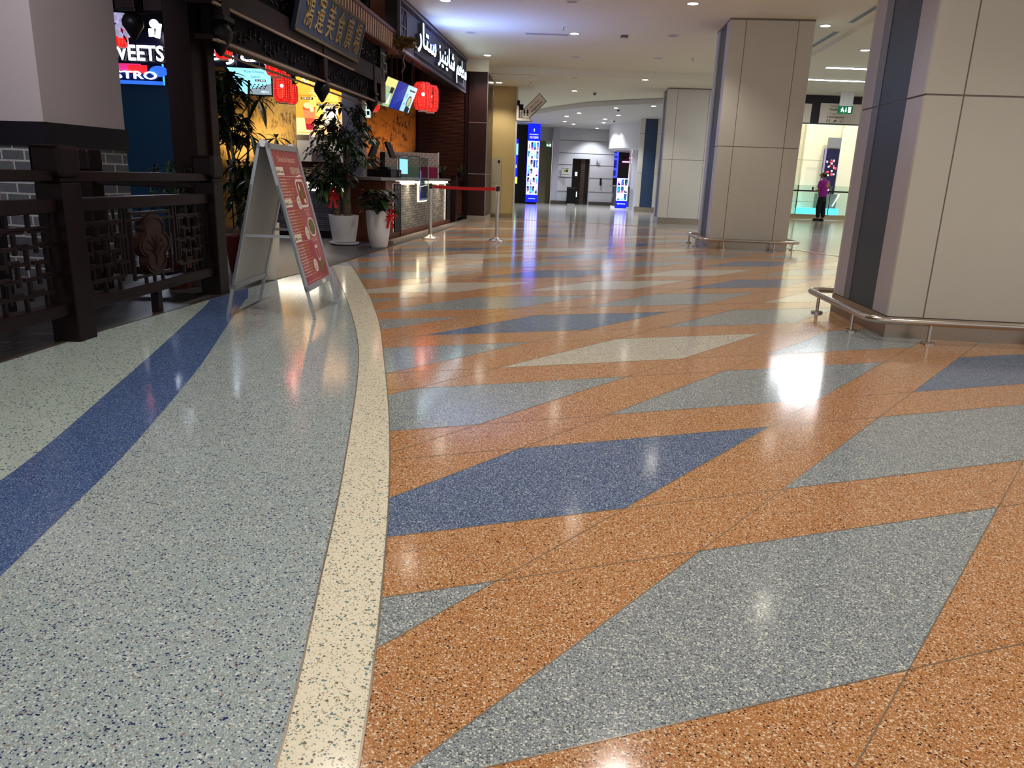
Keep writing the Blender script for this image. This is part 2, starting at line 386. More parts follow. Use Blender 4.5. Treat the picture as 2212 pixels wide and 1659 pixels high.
for s in range(-26, 14):
    for t in range(-8, 26):
        c = O0+VV*(s+.5)+WW*(t+.5)
        if not (-5 < c.x < 14 and -3.5 < c.y < 29): continue
        fb.poly([stp(s, t), stp(s+FR, t), stp(s+FR, t+FR), stp(s, t+FR)], diamond_mat(s, t))
        fb.poly([stp(s+FR, t), stp(s+1, t), stp(s+1, t+1), stp(s+FR, t+1)], ORANGE)
        fb.poly([stp(s, t+FR), stp(s+FR, t+FR), stp(s+FR, t+1), stp(s, t+1)], ORANGE)
# metal dividers along every edge of the grid
def strip_line(p, q, w=.003, z=.0006):
    fb.bar((p[0], p[1], z), (q[0], q[1], z), w, .0008, STRIP)
for s in range(-11, 5):
    for e in (0, FR): strip_line(stp(s+e, -6 if s > -3 else -s-7), stp(s+e, 12))
for t in range(-5, 12):
    for e in (0, FR): strip_line(stp(-t-6, t+e), stp(-t+6, t+e))
def zone(pts, z, m): fb.poly([(x, y, z) for x, y in pts], m)
def strip_poly(A, Bp, z, m):
    for i in range(len(A)-1):
        fb.poly([(A[i][0], A[i][1], z), (Bp[i][0], Bp[i][1], z), (Bp[i+1][0], Bp[i+1][1], z), (A[i+1][0], A[i+1][1], z)], m)
def resample(P, n, y0=None, y1=None):
    y0 = P[0][1] if y0 is None else y0; y1 = P[-1][1] if y1 is None else y1; out = []
    for k in range(n+1):
        y = y0+(y1-y0)*k/n
        for a, b in zip(P, P[1:]):
            if a[1] <= y <= b[1]+1e-6:
                u = (y-a[1])/(b[1]-a[1]); out.append((a[0]+(b[0]-a[0])*u, y)); break
    return out
def smoothp(P, it=3):
    P = list(P)
    for _ in range(it): P = [P[0]]+[((P[i-1][0]+2*P[i][0]+P[i+1][0])/4, P[i][1]) for i in range(1, len(P)-1)]+[P[-1]]
    return P
bo = resample(BORDER, 60, -3, 9.6); inn = smoothp(resample(INNER, 60, -3, 9.6)); out_ = smoothp(resample(OUTER, 60, -3, 9.2))
strip_poly(resample(BORDER, 60, -3, 9.6), inn, .0016, GREEN)
b1 = smoothp(resample(B1, 60, -3, 6.5)); b2 = smoothp(resample(B2, 60, -3, 6.5))
strip_poly(resample(BORDER, 60, -3, 6.5), b1, .0022, MINT)
strip_poly(b1, b2, .0026, BAND)
strip_poly(resample(out_, 60, -3, 9.2), resample(inn, 60, -3, 9.2), .0026, CREAM)
for P in (inn, out_):
    for a, b in zip(P, P[1:]): fb.bar((a[0], a[1], .003), (b[0], b[1], .003), .005, .001, STRIP)
fb.poly([(-2.63, 6.5, .0026), (-2.345, 6.5, .0026), (-2.555, 7.12, .0026)], BAND)
# restaurant floor and its edge strip
rest = [(x, y, .0035) for x, y in BORDER]
fb.poly(rest+[(-11, 22.4, .0035), (-11, -3, .0035)], TILEWOOD)
for a, b in zip(BORDER, BORDER[1:]):
    fb.bar((a[0]-.03, a[1], .004), (b[0]-.03, b[1], .004), .06, .006, mat('edge_strip', (58, 50, 46), .4))
# far hall: a pale curved stripe and a greyer floor beyond
FARC = [(-1.3, 21.8), (0, 21.6), (2, 21.2), (3.0, 20.8), (3.9, 20.0), (4.6, 18.5), (5.0, 16.5), (5.2, 15), (5.45, 13.8), (6.0, 12.6), (7.2, 11.0), (9, 9.6), (14, 8)]
fb.poly([(x, y, .002) for x, y in FARC]+[(30, 8, .002), (30, 29.4, .002), (9, 29.4, .002), (9, 46, .002), (-6, 46, .002), (-6, 21.8, .002)], FARGREY)
for a, b in zip(FARC, FARC[1:]): fb.bar((a[0], a[1], .0035), (b[0], b[1], .0035), .16, .002, PALE)
struct(fb, 'floor')

# ================================================================== CEILINGS
cb = MB()
CE = [(-3.2, -4), (-3.0, 4), (-2.6, 7), (-2.25, 11), (-2.05, 13.65), (-2.0, 15.1), (-1.83, 17.5), (-1.52, 20.8)]
def slab(b, pts, z0, z1, m): b.prism(pts, z0, z1, m)
slab(cb, CE+[(6.1, 20.8), (6.1, 17.2), (5.75, 13.6), (5.2, -4)], 3.9, 4.3, CEIL)
slab(cb, [(5.2, -4), (5.75, 13.6), (6.1, 17.2), (6.1, 24.0), (14, 24.0), (14, -4)], 3.82, 4.3, CEIL)
ARC = [(-3, 38), (-1.2, 35.5), (-.4, 33), (.57, 30.7), (1.21, 29.14), (2.22, 27.09), (3.32, 25.94), (4.49, 24.96), (5.6, 24.3), (7.0, 24.0)]
slab(cb, [(-3, 20.8), (6.1, 20.8), (6.1, 24.0), (7, 24.0)]+[p for p in reversed(ARC)], 3.72, 4.3, CEIL)
slab(cb, ARC+[(9.0, 24.0), (9.0, 46), (-3, 46)], 3.56, 4.25, CEIL2)
for a, b in zip(ARC, ARC[1:]):
    cb.bar((a[0], a[1], 3.63), (b[0], b[1], 3.63), .03, .14, CEIL2)
struct(cb, 'ceiling')
rc = MB()
slab(rc, [(-12, -4), (-3.2, -4), (-3.0, 4), (-2.6, 7), (-2.25, 11), (-2.05, 13.65), (-2.0, 15.1), (-1.83, 17.5), (-1.52, 20.8), (-1.5, 22.3), (-12, 22.3)], 3.86, 4.1, DARKCEIL)
struct(rc, 'ceiling_restaurant')
hb = MB(); slab(hb, [(6, 24.0), (30, 24.0), (30, 42), (6, 42)], 8.0, 8.2, WHITEM); struct(hb, 'ceiling_atrium')

# ceiling lamps
def downlight_proto(lit, power=1.0):
    t = thing('downlight', 'round recessed downlight', 'ceiling light')
    b = MB(); b.lathe([(.115, 0), (.118, -.006), (.085, -.01), (.08, 0)], WHITEM, n=28, caps=False); b.build('trim_ring', t, True)
    l = MB(); l.lathe([(.083, -.004), (.001, -.004)], E_LAMP if lit else mat('unlit_lens', (120, 112, 104), .3), n=24, caps=False)
    if not lit: l.box((-.05, -.012, -.009), (.05, .012, -.004), WHITEM)
    l.build('lens', t)
    return t
pl = downlight_proto(True); pu = downlight_proto(False)
used = {True: False, False: False}
def downlight(x, y, z, lit, where, power=1.0, col=WARM, spot=118, glow=True):
    src = pl if lit else pu
    o = src if not used[lit] else copy_tree(src)
    used[lit] = True
    o.location = (x, y, z)
    tag(o, ('lit' if lit else 'unlit') + ' round recessed downlight ' + where, 'ceiling light', 'downlights in the mall ceiling')
    if lit: LL.append((o, power, col, spot))
LL = []
main = [((1497, 7), 'at the top edge, left of the broad middle column', 3.9), ((1241, 72), 'alone in the middle of the near ceiling', 3.9), ((962, 0), 'at the top edge over the lit wall sign', 3.9), ((1053, 119), 'off the far end of the lit wall sign', 3.9),
        ((1394, 172), 'just left of the far column, on the step in the ceiling', 3.72), ((1078, 178), 'in front of the gold wallpapered wall', 3.58), ((1241, 196), 'right of the arrow sign, before the curved soffit', 3.72),
        ((1869, 108), 'beside the near column, above the bar lights', 3.82), ((1783, 55), 'small and right of the broad middle column', 3.9)]
for (px, py), w, z in main:
    g = ground(px, py, z); downlight(g.x, g.y, z, True, w)
for (px, py), w in [((1331, 233), 'next to a camera by the white drum'), ((1251, 244), 'first of the cluster beyond the curved soffit'), ((1224, 251), 'left of the cluster beyond the curved soffit'), ((1220, 262), 'second from the left in the far cluster'), ((1239, 268), 'nearest above the lit film poster tower'),
                    ((1307, 257), 'upper of the pair left of the white drum'), ((1304, 265), 'lower of the pair left of the white drum'), ((1290, 277), 'farthest, close above the white panelled wall'), ((1336, 249), 'close before the white drum'), ((1412, 229), 'over the column with the blue inset')]:
    g = ground(px, py, 3.56); downlight(g.x, g.y, 3.56, True, w, 2.1, (.88, .92, 1))
for (px, py), w, z in [((1455, 77), 'left of the broad middle column', 3.9), ((1017, 70), 'inside the blue glow by the lit wall sign', 3.9), ((1236, 3), 'at the top edge in the middle', 3.9), ((1245, 123), 'below the small speaker dots in the middle', 3.9), ((1422, 126), 'above the far column', 3.9), ((1240, 168), 'on the lower ceiling by the step', 3.72)]:
    g = ground(px, py, z); downlight(g.x, g.y, z, False, w)
# lamps of the same ceiling that are out of the frame (above and behind the camera)
for x, y, w in [(-1.3, 9.0, 'over the folding menu board'), (1.0, 10.4, 'over the diamond floor ahead'), (3.2, 8.2, 'left of the near column'), (-1.3, 4.9, 'over the pale curved band'), (1.0, 5.2, 'over the blue diamond'), (3.9, 3.2, 'in front of the near column'), (-1.2, 1.8, 'over the green grey floor'), (1.2, 1.2, 'above the viewer'), (3.4, -1.2, 'behind the viewer, right'), (-1.2, -2.2, 'behind the viewer, left'), (6.9, 9.6, 'right of the near column'), (6.9, 5.2, 'beyond the right edge of the frame')]:
    z = 3.9 if x < 5 else 3.82
    downlight(x, y, z, True, w)
for o, pw, col, sp in LL:
    lamp('SPOT', (0, 0, -.03), P_DOWN*pw, col, o, .07, R(sp), .55)

# bar lights, slots, sensors on the ceiling
for i, (p, q, w) in enumerate([((1785, 145), (1878, 148), 'upper and shorter of the two white bar lights by the near column'), ((1740, 171), (1878, 175), 'lower and longer of the two white bar lights by the near column')]):
    a = ground(*p, 3.82); b_ = ground(*q, 3.82)
    t = thing('bar_light', w, 'ceiling light', ((a.x+b_.x)/2, (a.y+b_.y)/2, 3.82), 0, 'bar lights')
    L_ = (b_-a).length/2
    b = MB(); b.box((-L_-.02, -.07, -.012), (L_+.02, .07, 0), WHITEM); b.build('housing', t)
    b = MB(); b.box((-L_, -.05, -.02), (L_, .05, -.012), emis('bar_glow', (240, 246, 255), 9)); b.build('diffuser', t)
    lamp('AREA', (0, 0, -.03), 40, (.9, .95, 1), t, 2*L_, sizey=.1)
for i, (p, q, w) in enumerate([((1838, 48), (1900, 10), 'upper linear air slot, near the right column'), ((1752, 101), (1808, 68), 'lower linear air slot, right of the broad middle column')]):
    a = ground(*p, 3.9); b_ = ground(*q, 3.9); m = (a+b_)/2
    t = thing('air_slot', w, 'air vent', m, math.atan2(b_.y-a.y, b_.x-a.x), 'linear air slots'); h = (b_-a).length/2
    b = MB(); b.box((-h, -.06, -.008), (h, .06, 0), WHITEM); b.build('frame', t)
    b = MB()
    for k in (-.03, 0, .03): b.box((-h+.01, k-.009, -.011), (h-.01, k+.009, -.008), INK)
    b.build('slots', t)
def small(name, label, cat, px, z, fn, group=None):
    g = ground(*px, z); t = thing(name, label, cat, (g.x, g.y, z), 0, group); fn(t); return t
def f_vent(t):
    b = MB(); b.box((-.45, -.09, -.01), (.45, .09, 0), WHITEM); b.build('frame', t)
    b = MB(); b.box((-.42, -.05, -.013), (.42, -.02, -.01), JOINT); b.box((-.42, .02, -.013), (.42, .05, -.01), JOINT); b.build('slots', t)
small('ceiling_vent', 'pale rectangular ceiling vent left of the lone lit downlight', 'air vent', (1182, 73), 3.9, f_vent)
def f_dome(t):
    b = MB(); b.lathe([(.06, 0), (.06, -.03), (.05, -.04)], WHITEM, n=20); b.build('base', t, True)
    b = MB(); b.sphere((0, 0, -.045), .045, BLACK); b.build('dome', t, True)
def f_sens(t):
    b = MB(); b.box((-.07, -.07, -.04), (.07, .07, 0), mat('sensor_grey', (120, 112, 104), .5)); b.build('box', t, bevel=.01)
    b = MB(); b.lathe([(.04, -.04), (.03, -.06)], WHITEM, n=16); b.build('sensor', t, True)
def f_spr(t):
    b = MB(); b.lathe([(.04, 0), (.03, -.012)], STEEL, n=16); b.build('rose', t, True)
    b = MB(); b.cyl((0, 0, -.01), (0, 0, -.05), .01, STEEL); b.cyl((0, 0, -.05), (0, 0, -.054), .025, STEEL); b.build('nozzle', t, True)
small('motion_sensor', 'small grey square sensor above the curved soffit, mid ceiling', 'sensor', (1349, 77), 3.9, f_sens)
small('sprinkler', 'small ceiling sprinkler on the step near the gold wall', 'sprinkler', (1148, 178), 3.58, f_spr)
small('sprinkler', 'small ceiling sprinkler right of the unlit lights, near ceiling centre', 'sprinkler', (1217, 59), 3.9, f_spr)
small('sprinkler', 'small ceiling sprinkler just left of the broad middle column', 'sprinkler', (1497, 126), 3.9, f_spr)
small('security_camera', 'dark dome camera touching the lit downlight by the white drum', 'camera', (1336, 235), 3.56, f_dome)
small('security_camera', 'dark dome camera at the upper edge of the white drum', 'camera', (1327, 259), 3.56, f_dome)
small('security_camera', 'dark dome camera lowest of those left of the white drum', 'camera', (1319, 271), 3.56, f_dome)
small('security_camera', 'tiny dome camera above the white panelled wall', 'camera', (1301, 284), 3.56, f_dome)
small('smoke_detector', 'pale round detector right of the arrow sign', 'detector', (1285, 199), 3.72, f_dome)

# ================================================================== COLUMNS
AZ = R(-4.4)
def mall_column(name, label, loc, H, w=1.42, d=1.3, base=.17):
    t = thing(name, label, 'column', loc, AZ)
    b = MB(); e = .27
    # front cladding (three panels either side of the joints, two heights)
    jz = 1.80
    b.box((.0112, .006, 0), (w-.0112, d-.006, H), JOINT)
    for z0, z1 in ((base, jz-.006), (jz+.006, H-.03)):
        for x0, x1 in ((0, e-.005), (e+.005, w-e-.005), (w-e+.005, w)):
            b.box((x0, 0, z0), (x1, .04, z1), CLAD); b.box((x0, d-.04, z0), (x1, d, z1), CLAD)
    b.build('cladding', t, bevel=.002)
    b = MB()
    for z0, z1 in ((base, jz-.006), (jz+.006, H-.03)):
        for sx in (0, 1):
            X0, X1 = ((0, .04) if sx == 0 else (w-.04, w))
            b.box((X0, .0401, z0), (X1, .32, z1), CLAD_SIDE); b.box((X0, d-.27, z0), (X1, d-.0401, z1), CLAD_SIDE)
    b.build('side_pilaster', t, bevel=.002)
    b = MB()
    for z0, z1 in ((base, jz-.004), (jz+.004, H-.03)):
        for sx in (0, 1):
            X0, X1 = ((.008, .011) if sx == 0 else (w-.011, w-.008))
            b.box((X0, .321, z0), (X1, d-.41, z1), GLASSDK)
            X0, X1 = ((.003, .011) if sx == 0 else (w-.011, w-.003))
            b.box((X0, d-.409, z0), (X1, d-.271, z1), mat('slate_strip', (112, 112, 124), .3))
    b.build('glass_inset', t)
    b = MB(); b.box((-.004, -.004, 0), (w+.004, d+.004, base-.004), STEELB); b.build('skirting', t)
    b = MB(); b.box((-.002, -.002, H-.03), (w+.002, d+.002, H), JOINT); b.build('top_trim', t)
    return t
def bumper(name, label, loc, w=1.42, d=1.3, off=.19, posts=()):
    t = thing(name, label, 'rail', loc, AZ)
    c = .16; pts = []
    X0, X1, Y0, Y1 = -off, w+off, -off, d+off
    def corner(cx, cy, a0):
        return [(cx+c*math.cos(a0+R(k*15)), cy+c*math.sin(a0+R(k*15)), .165) for k in range(7)]
    pts += corner(X0+c, Y1-c, R(90)); pts += corner(X0+c, Y0+c, R(180)); pts += corner(X1-c, Y0+c, R(270)); pts += corner(X1-c, Y1-c, 0)
    pts.append(pts[0])
    b = MB(); b.tube(pts, .027, STEEL, 14); b.build('rail', t, True)
    for x, y in posts:
        b = MB(); b.cyl((x, y, .012), (x, y, .15), .014, STEEL); o = b.build('leg', t, True)
        b = MB(); b.lathe([(.052, 0), (.052, .012), (.045, .018), (.02, .02)], STEEL, (x, y, 0), 24); b.build('base_plate', o, True)
    return t
mall_column('column', 'nearest beige panelled column at the right edge, cropped by the frame', (2.92, 5.82, 0), 3.9)
mall_column('column', 'broad beige panelled column in the middle of the hall, full height in view', (3.52, 14.06, 0), 3.9)
mall_column('column', 'smaller beige panelled column half hidden behind the broad middle one', (4.07, 22.4, 0), 3.72)
P8 = [(-.19, .2), (-.19, 1.1), (.25, -.19), (1.15, -.19), (1.61, .3), (1.61, 1.0), (.3, 1.49), (1.1, 1.49)]
bumper('bumper_rail', 'low steel bumper rail around the nearest column at right', (2.92, 5.82, 0), posts=P8)
bumper('bumper_rail', 'low steel bumper rail around the broad middle column', (3.52, 14.06, 0), posts=P8)

# column with the blue inset
t = thing('column', 'beige column with a tall blue glass inset, left of the hidden far column', 'column', (4.66, 31, 0), R(-8))
b = MB(); H = 3.56
b.box((.01, .02, 0), (.93, 1.2, H), JOINT)
for z0, z1 in ((.2, 1.5), (1.515, 3.0), (3.015, H)):
    for x0, x1 in ((0, .19), (.68, .80), (.81, .94)): b.box((x0, 0, z0), (x1, .03, z1), CLAD)
    b.box((0, .031, z0), (.03, 1.2, z1), CLAD_SIDE)
b.build('cladding', t)
b = MB(); b.box((.2, .008, .2), (.67, .019, H), GLASSBL); b.build('glass_inset', t, label='dark blue glass inset')
b = MB(); b.box((-.01, -.01, 0), (.95, 1.2, .19), STEELB); b.build('skirting', t)

# ================================================================== FAR HALL
w = MB()
def far_wall(b, x0, x1, y0, y1, z0, z1, m):
    b.add([(x0, y0, z0), (x1, y1, z0), (x1, y1, z1), (x0, y0, z1), (x0, y0+.3, z0), (x1, y1+.3, z0), (x1, y1+.3, z1), (x0, y0+.3, z1)], [(0, 1, 2, 3), (7, 6, 5, 4), (0, 4, 5, 1), (3, 2, 6, 7), (0, 3, 7, 4), (1, 5, 6, 2)], m)
far_wall(w, -6, .5, 36.8, 36.8, 0, 3.6, mat('black_wall', (10, 10, 13), .5))
struct(w, 'wall_back_left')
w = MB(); PJ = mat('panel_joint', (96, 98, 104), .6)
TAN = mat('tan_recess_wall', (150, 140, 112), .6)
far_wall(w, .5, 1.55, 38.6, 38.6, 0, 3.56, TAN)
far_wall(w, 1.55, 2.55, 37.86, 38.05, 0, 3.56, PANELW)
far_wall(w, 2.55, 3.42, 38.05, 38.2, 2.17, 3.56, PANELW)
far_wall(w, 3.42, 4.6, 38.2, 38.4, 0, 3.56, PANELW)
far_wall(w, 1.55, 1.86, 37.74, 37.8, 0, 3.56, mat('pilaster_lilac', (176, 176, 190), .4))
for z in (.62, 1.28, 1.88, 2.42, 3.0):
    if z > 2.2: w.bar((2.55, 38.04, z), (3.42, 38.195, z), .012, .022, PJ)
    for x0, x1, y0, y1 in ((1.86, 2.55, 37.9, 38.05), (3.42, 4.6, 38.2, 38.4)):
        w.bar((x0, y0-.005, z), (x1, y1-.005, z), .012, .022, PJ)
w.box((.5, 38.3, 2.95), (1.55, 38.6, 3.56), PANELW)
struct(w, 'wall_back')
w = MB(); w.box((1.55, 37.66, 0), (2.5, 37.73, .16), mat('dark_skirting', (70, 66, 60), .3)); w.box((3.45, 38.1, 0), (4.6, 38.16, .16), MATS['dark_skirting']); struct(w, 'baseboard_back')
w = MB(); far_wall(w, 4.6, 9, 41, 41, 0, 3.6, mat('charcoal_wall', (26, 25, 28), .5)); struct(w, 'wall_back_right')
# lift / shop doorway
t = thing('door_1', None, None, (2.57, 38.2, 0)); t['kind'] = 'structure'
b = MB(); b.box((0, .12, 0), (.83, .2, 2.17), mat('dark_glass_door', (16, 14, 14), .12)); b.build('door_panel', t)
b = MB(); b.box((.42, .1, 0), (.62, .12, 2.17), mat('dark_door_panel', (62, 46, 38), .4)); b.build('door_post', t)
g = MB(); g.box((.15, .113, 1.35), (.26, .119, 1.55), emis('door_reflection_sticker', (210, 225, 230), .7)); g.box((.2, .113, .35), (.3, .119, .6), MATS['door_reflection_sticker']); g.build('sticker', t)  # reflections in the door glass, painted as two pale glowing patches
def small_sign(name, label, cat, O, w, h, fn, d=.02, base=WHITEM):
    t = thing(name, label, cat, O)
    b = MB(); b.box((0, 0, 0), (w, d, h), base); b.build('plate', t)
    if fn:
        p = Pan((0, 0, 0), (1, 0, 0), (0, 0, 1)); fn(p); p.build('print', t)
    return t
def s_green(p):
    g = mat('leaf_print', (150, 168, 50), .5); k = mat('sign_ink', (50, 60, 50), .5)
    p.disc(.2, .27, .1, .07, g); p.disc(.28, .3, .05, .09, g); p.rect(.05, .38, .36, .4, k); p.rect(.02, .08, .38, .1, k); p.rect(.02, .1, .03, .42, k)
small_sign('wall_sign', 'white wall sign with a green leaf beside the dark doorway', 'sign', (2.02, 37.88, 1.3), .4, .44, s_green)
small_sign('call_button_panel', 'small dark button panel right of the dark doorway', 'button panel', (3.95, 38.22, .95), .09, .34, None, base=INK)
def s_l(p): k = mat('sign_ink', (50, 60, 50), .5); p.rect(.02, .02, .16, .05, k); p.pg([(.04, .05), (.1, .05), (.04, .26)], k)
small_sign('floor_number_sign', 'small dark angular floor marker above the button panel', 'sign', (3.7, 38.2, 1.95), .18, .28, s_l, d=.01, base=PANELW)
def exit_print(p, w, h):
    wt = emis('exit_white', (235, 255, 240), 1.6)
    p.disc(w*.28, h*.72, h*.09, h*.09, wt); p.pg([(w*.18, h*.2), (w*.24, h*.2), (w*.3, h*.42), (w*.4, h*.38), (w*.4, h*.44), (w*.3, h*.62), (w*.16, h*.58), (w*.17, h*.52), (w*.24, h*.54)], wt)
    p.pg([(w*.3, h*.42), (w*.38, h*.16), (w*.43, h*.18), (w*.33, h*.48)], wt)
    p.rect(w*.5, h*.35, w*.55, h*.8, wt); p.pg([(w*.46, h*.4), (w*.59, h*.4), (w*.525, h*.18)], wt)
    p.rect(w*.68, h*.15, w*.86, h*.85, wt)
def exit_sign(label, loc, w, h, hang):
    t = thing('exit_sign', label, 'exit sign', loc)
    b = MB(); b.box((0, 0, 0), (w, .04, h), emis('exit_green', (14, 96, 62), .35)); b.build('sign_face', t)
    p = Pan((0, -.001, 0), (1, 0, 0), (0, 0, 1)); exit_print(p, w, h); p.build('pictogram', t)
    b = MB(); b.box((w*.05, .005, h), (w*.95, .035, h+hang), WHITEM); b.box((-.05*w, -.01, h+hang), (w*1.0, .07, h+hang+.02), WHITEM); b.build('lamp_housing', t)
exit_sign('small green exit sign by the lit film poster tower', (1.2, 38.25, 2.66), .3, .18, .10)
g = at(1812, 229, 22.6)
exit_sign('green running-man exit sign hanging before the wayfinding fascia', (g.x, 22.6, 3.23), .41, .2, .37)
# bin
t = thing('waste_bin', 'black square waste bin on steel feet before the white panelled wall', 'bin', (2.3, 37.2, 0))
b = MB(); b.bbox((0, 0, .06), (.44, .35, .78), INK, .02); b.build('body', t)
b = MB(); b.bbox((-.01, -.01, .785), (.45, .36, .83), BLACK, .01); b.build('lid', t)
b = MB(); b.box((.03, .03, 0), (.41, .32, .055), CHROME); b.build('plinth', t, label='bright steel plinth')

# ---- film poster tower and its neighbours
PC = [(60, 90, 200), (210, 90, 120), (40, 180, 200), (20, 24, 60), (230, 170, 190), (180, 205, 245), (90, 60, 140), (240, 225, 170), (80, 180, 230), (40, 60, 120), (200, 240, 250), (30, 110, 140)]
PM = [emis('poster_tint', PC[0], 1.3)]+[None]*0
def pm(i):
    c = PC[i % len(PC)]; return emis('poster_tint_%d_%d_%d' % c, c, .8)
def poster_grid(p, u0, v0, u1, v1, nc, nr, seed):
    rnd = random.Random(seed); cw = (u1-u0)/nc; ch = (v1-v0)/nr
    for r in range(nr):
        for c in range(nc):
            x0 = u0+c*cw+cw*.1; y0 = v0+r*ch+ch*.07; x1 = x0+cw*.8; y1 = y0+ch*.86
            a, b_, k = rnd.randrange(12), rnd.randrange(12), rnd.randrange(12)
            p.rect(x0, y0, x1, y1, pm(a), .002)
            p.pg([(x0, y0), (x1, y0), (x1, y0+(y1-y0)*rnd.uniform(.2, .5)), (x0, y0+(y1-y0)*rnd.uniform(.1, .5))], pm(b_), .003)
            xm = rnd.uniform(.35, .65)*(x1-x0)+x0
            p.disc(xm, y0+(y1-y0)*.62, (x1-x0)*.16, (y1-y0)*.1, pm(k), .004, 10)
            p.pg([(xm-(x1-x0)*.22, y0+(y1-y0)*.2), (xm+(x1-x0)*.22, y0+(y1-y0)*.2), (xm+(x1-x0)*.1, y0+(y1-y0)*.52), (xm-(x1-x0)*.1, y0+(y1-y0)*.52)], pm(k), .0045)
EB = emis('screen_blue', (10, 22, 235), 1.2); EW = emis('screen_white', (235, 240, 255), .8)
t = thing('poster_tower', 'tall lit blue film poster tower with six rows of posters', 'sign', (.3, 36, 0))
b = MB(); b.box((0, .02, .09), (.57, .3, 3.54), INK); b.build('cabinet', t)
b = MB(); b.box((.06, .05, 0), (.5, .28, .089), INK); b.build('foot', t)
p = Pan((0, .019, .09), (1, 0, 0), (0, 0, 1))
p.rect(0, 0, .57, 3.45, EB, 0); p.rect(.02, .34, .55, 2.72, EW, .001); poster_grid(p, .03, .36, .54, 2.7, 4, 6, 4)
p.text('NOW SHOWING AT', .285, 2.98, .055, EW, .002, w=.4, align='c'); p.text('STAR CINEMAS', .285, 2.83, .1, EW, .002, w=.4, align='c')
p.disc(.285, 3.2, .02, .07, EW, .002); p.text('www.starcinemas', .285, .14, .05, EW, .002, w=.32, align='c')
p.build('screen', t)
t = thing('poster_screen', 'lit blue and green screen cut by the gold wall, in the dark at left', 'sign', (-.42, 36.59, 0))
b = MB(); b.box((0, .02, .9), (.3, .2, 2.9), INK); b.build('cabinet', t)
p = Pan((0, .019, .9), (1, 0, 0), (0, 0, 1)); p.rect(0, 0, .3, 2.0, EB, 0); p.rect(0, .0, .3, .3, emis('screen_lime', (190, 230, 60), 1.6), .001); p.rect(0, 1.3, .3, 1.8, emis('screen_sky', (100, 170, 250), 1.5), .001); p.rect(.05, .7, .25, .85, EW, .001); p.build('screen', t)

# ---- white drum kiosk
def arc_pts(cx, cy, r, a0, a1, n): return [(cx+r*math.cos(R(a0+(a1-a0)*k/n)), cy+r*math.sin(R(a0+(a1-a0)*k/n))) for k in range(n+1)]
t = thing('drum_canopy', 'white curved drum canopy hung from the ceiling by the blue inset column', 'canopy', (5.9, 34.8, 0))
b = MB(); n = 48; r = 2.0
vs = []; fs = []
for k in range(n):
    a = 2*math.pi*k/n
    for rr, z in ((r, 3.56), (r, 2.55), (r-.06, 2.48), (r-.35, 2.48)): vs.append((rr*math.cos(a), rr*math.sin(a), z))
for k in range(n):
    for j in range(3): fs.append((k*4+j, k*4+j+1, ((k+1) % n)*4+j+1, ((k+1) % n)*4+j))
b.add(vs, fs, mat('drum_white', (226, 228, 238), .5)); b.build('drum', t, True)
b = MB(); b.lathe([(r-.36, 2.6), (.01, 2.6)], mat('pink_soffit', (180, 150, 158), .6), n=40, caps=False); b.build('soffit', t)
for k in range(4):
    b = MB(); a = R(170+k*30); b.box((1.2*math.cos(a)-.15, 1.2*math.sin(a)-.04, 2.565), (1.2*math.cos(a)+.15, 1.2*math.sin(a)+.04, 2.59), emis('pink_lamp', (255, 190, 200), 4)); b.build('lamp', t)
for ax in (215, 262):
    a = R(ax); lamp('SPOT', (2.25*math.cos(a), 2.25*math.sin(a), 3.5), 12, (1, .97, 1), t, .04, R(60), .5, (-.12*math.cos(a), -.12*math.sin(a), -1))
lamp('POINT', (-.3, -.8, 2.3), 25, (1, .8, .86), t, .2)
t = thing('kiosk_counter', 'round white kiosk with glass counter beneath the drum canopy', 'kiosk', (5.9, 34.8, 0))
b = MB(); o_ = arc_pts(0, 0, 1.85, 232, 262, 14); i_ = arc_pts(0, 0, 1.7, 232, 262, 14)
b.prism(o_+list(reversed(i_)), 0, 2.47, mat('kiosk_white', (206, 208, 222), .4)); b.build('curved_wall', t)
b = MB(); o_ = arc_pts(0, 0, 1.8, 170, 231, 18); i_ = arc_pts(0, 0, 1.3, 170, 231, 18); b.prism(o_+list(reversed(i_)), .95, 1.0, STEELB); b.prism(arc_pts(0, 0, 1.75, 170, 231, 18)+list(reversed(arc_pts(0, 0, 1.35, 170, 231, 18))), 0, .1, WHITEM); b.build('counter_top', t)
b = MB(); b.prism(arc_pts(0, 0, 1.72, 172, 231, 18)+list(reversed(arc_pts(0, 0, 1.7, 172, 231, 18))), .1, .95, mat('counter_glass_grey', (60, 66, 72), .1)); b.build('counter_front', t)
b = MB(); b.cyl((-1.15, -1.1, 1.0), (-1.15, -1.1, 2.48), .05, WHITEM); b.build('post', t, True)
t = thing('poster_screen', 'lit film poster screen standing against the round white kiosk', 'sign', (4.13, 32.9, 0), R(10))
b = MB(); b.box((0, .01, .05), (.5, .1, 1.3), INK); b.build('cabinet', t)
p = Pan((0, .009, .05), (1, 0, 0), (0, 0, 1)); p.rect(0, 0, .5, 1.25, EB, 0); p.rect(.01, .32, .5, 1.24, EW, .001); poster_grid(p, .02, .33, .49, 1.23, 3, 3, 9); p.text('starcinemas', .25, .17, .06, EW, .002, w=.36, align='c'); p.build('screen', t)
t = thing('blue_banner', 'dim blue lit banner on the dark wall left of the kiosk', 'sign', (4.72, 40.93, 1.35))
b = MB(); b.box((0, .02, 0), (.42, .06, 1.45), INK); b.build('cabinet', t)
p = Pan((0, .019, 0), (1, 0, 0), (0, 0, 1)); p.rect(0, 0, .42, 1.45, emis('banner_blue', (60, 70, 215), .9), 0)
dk = emis('banner_navy', (30, 34, 130), .6)
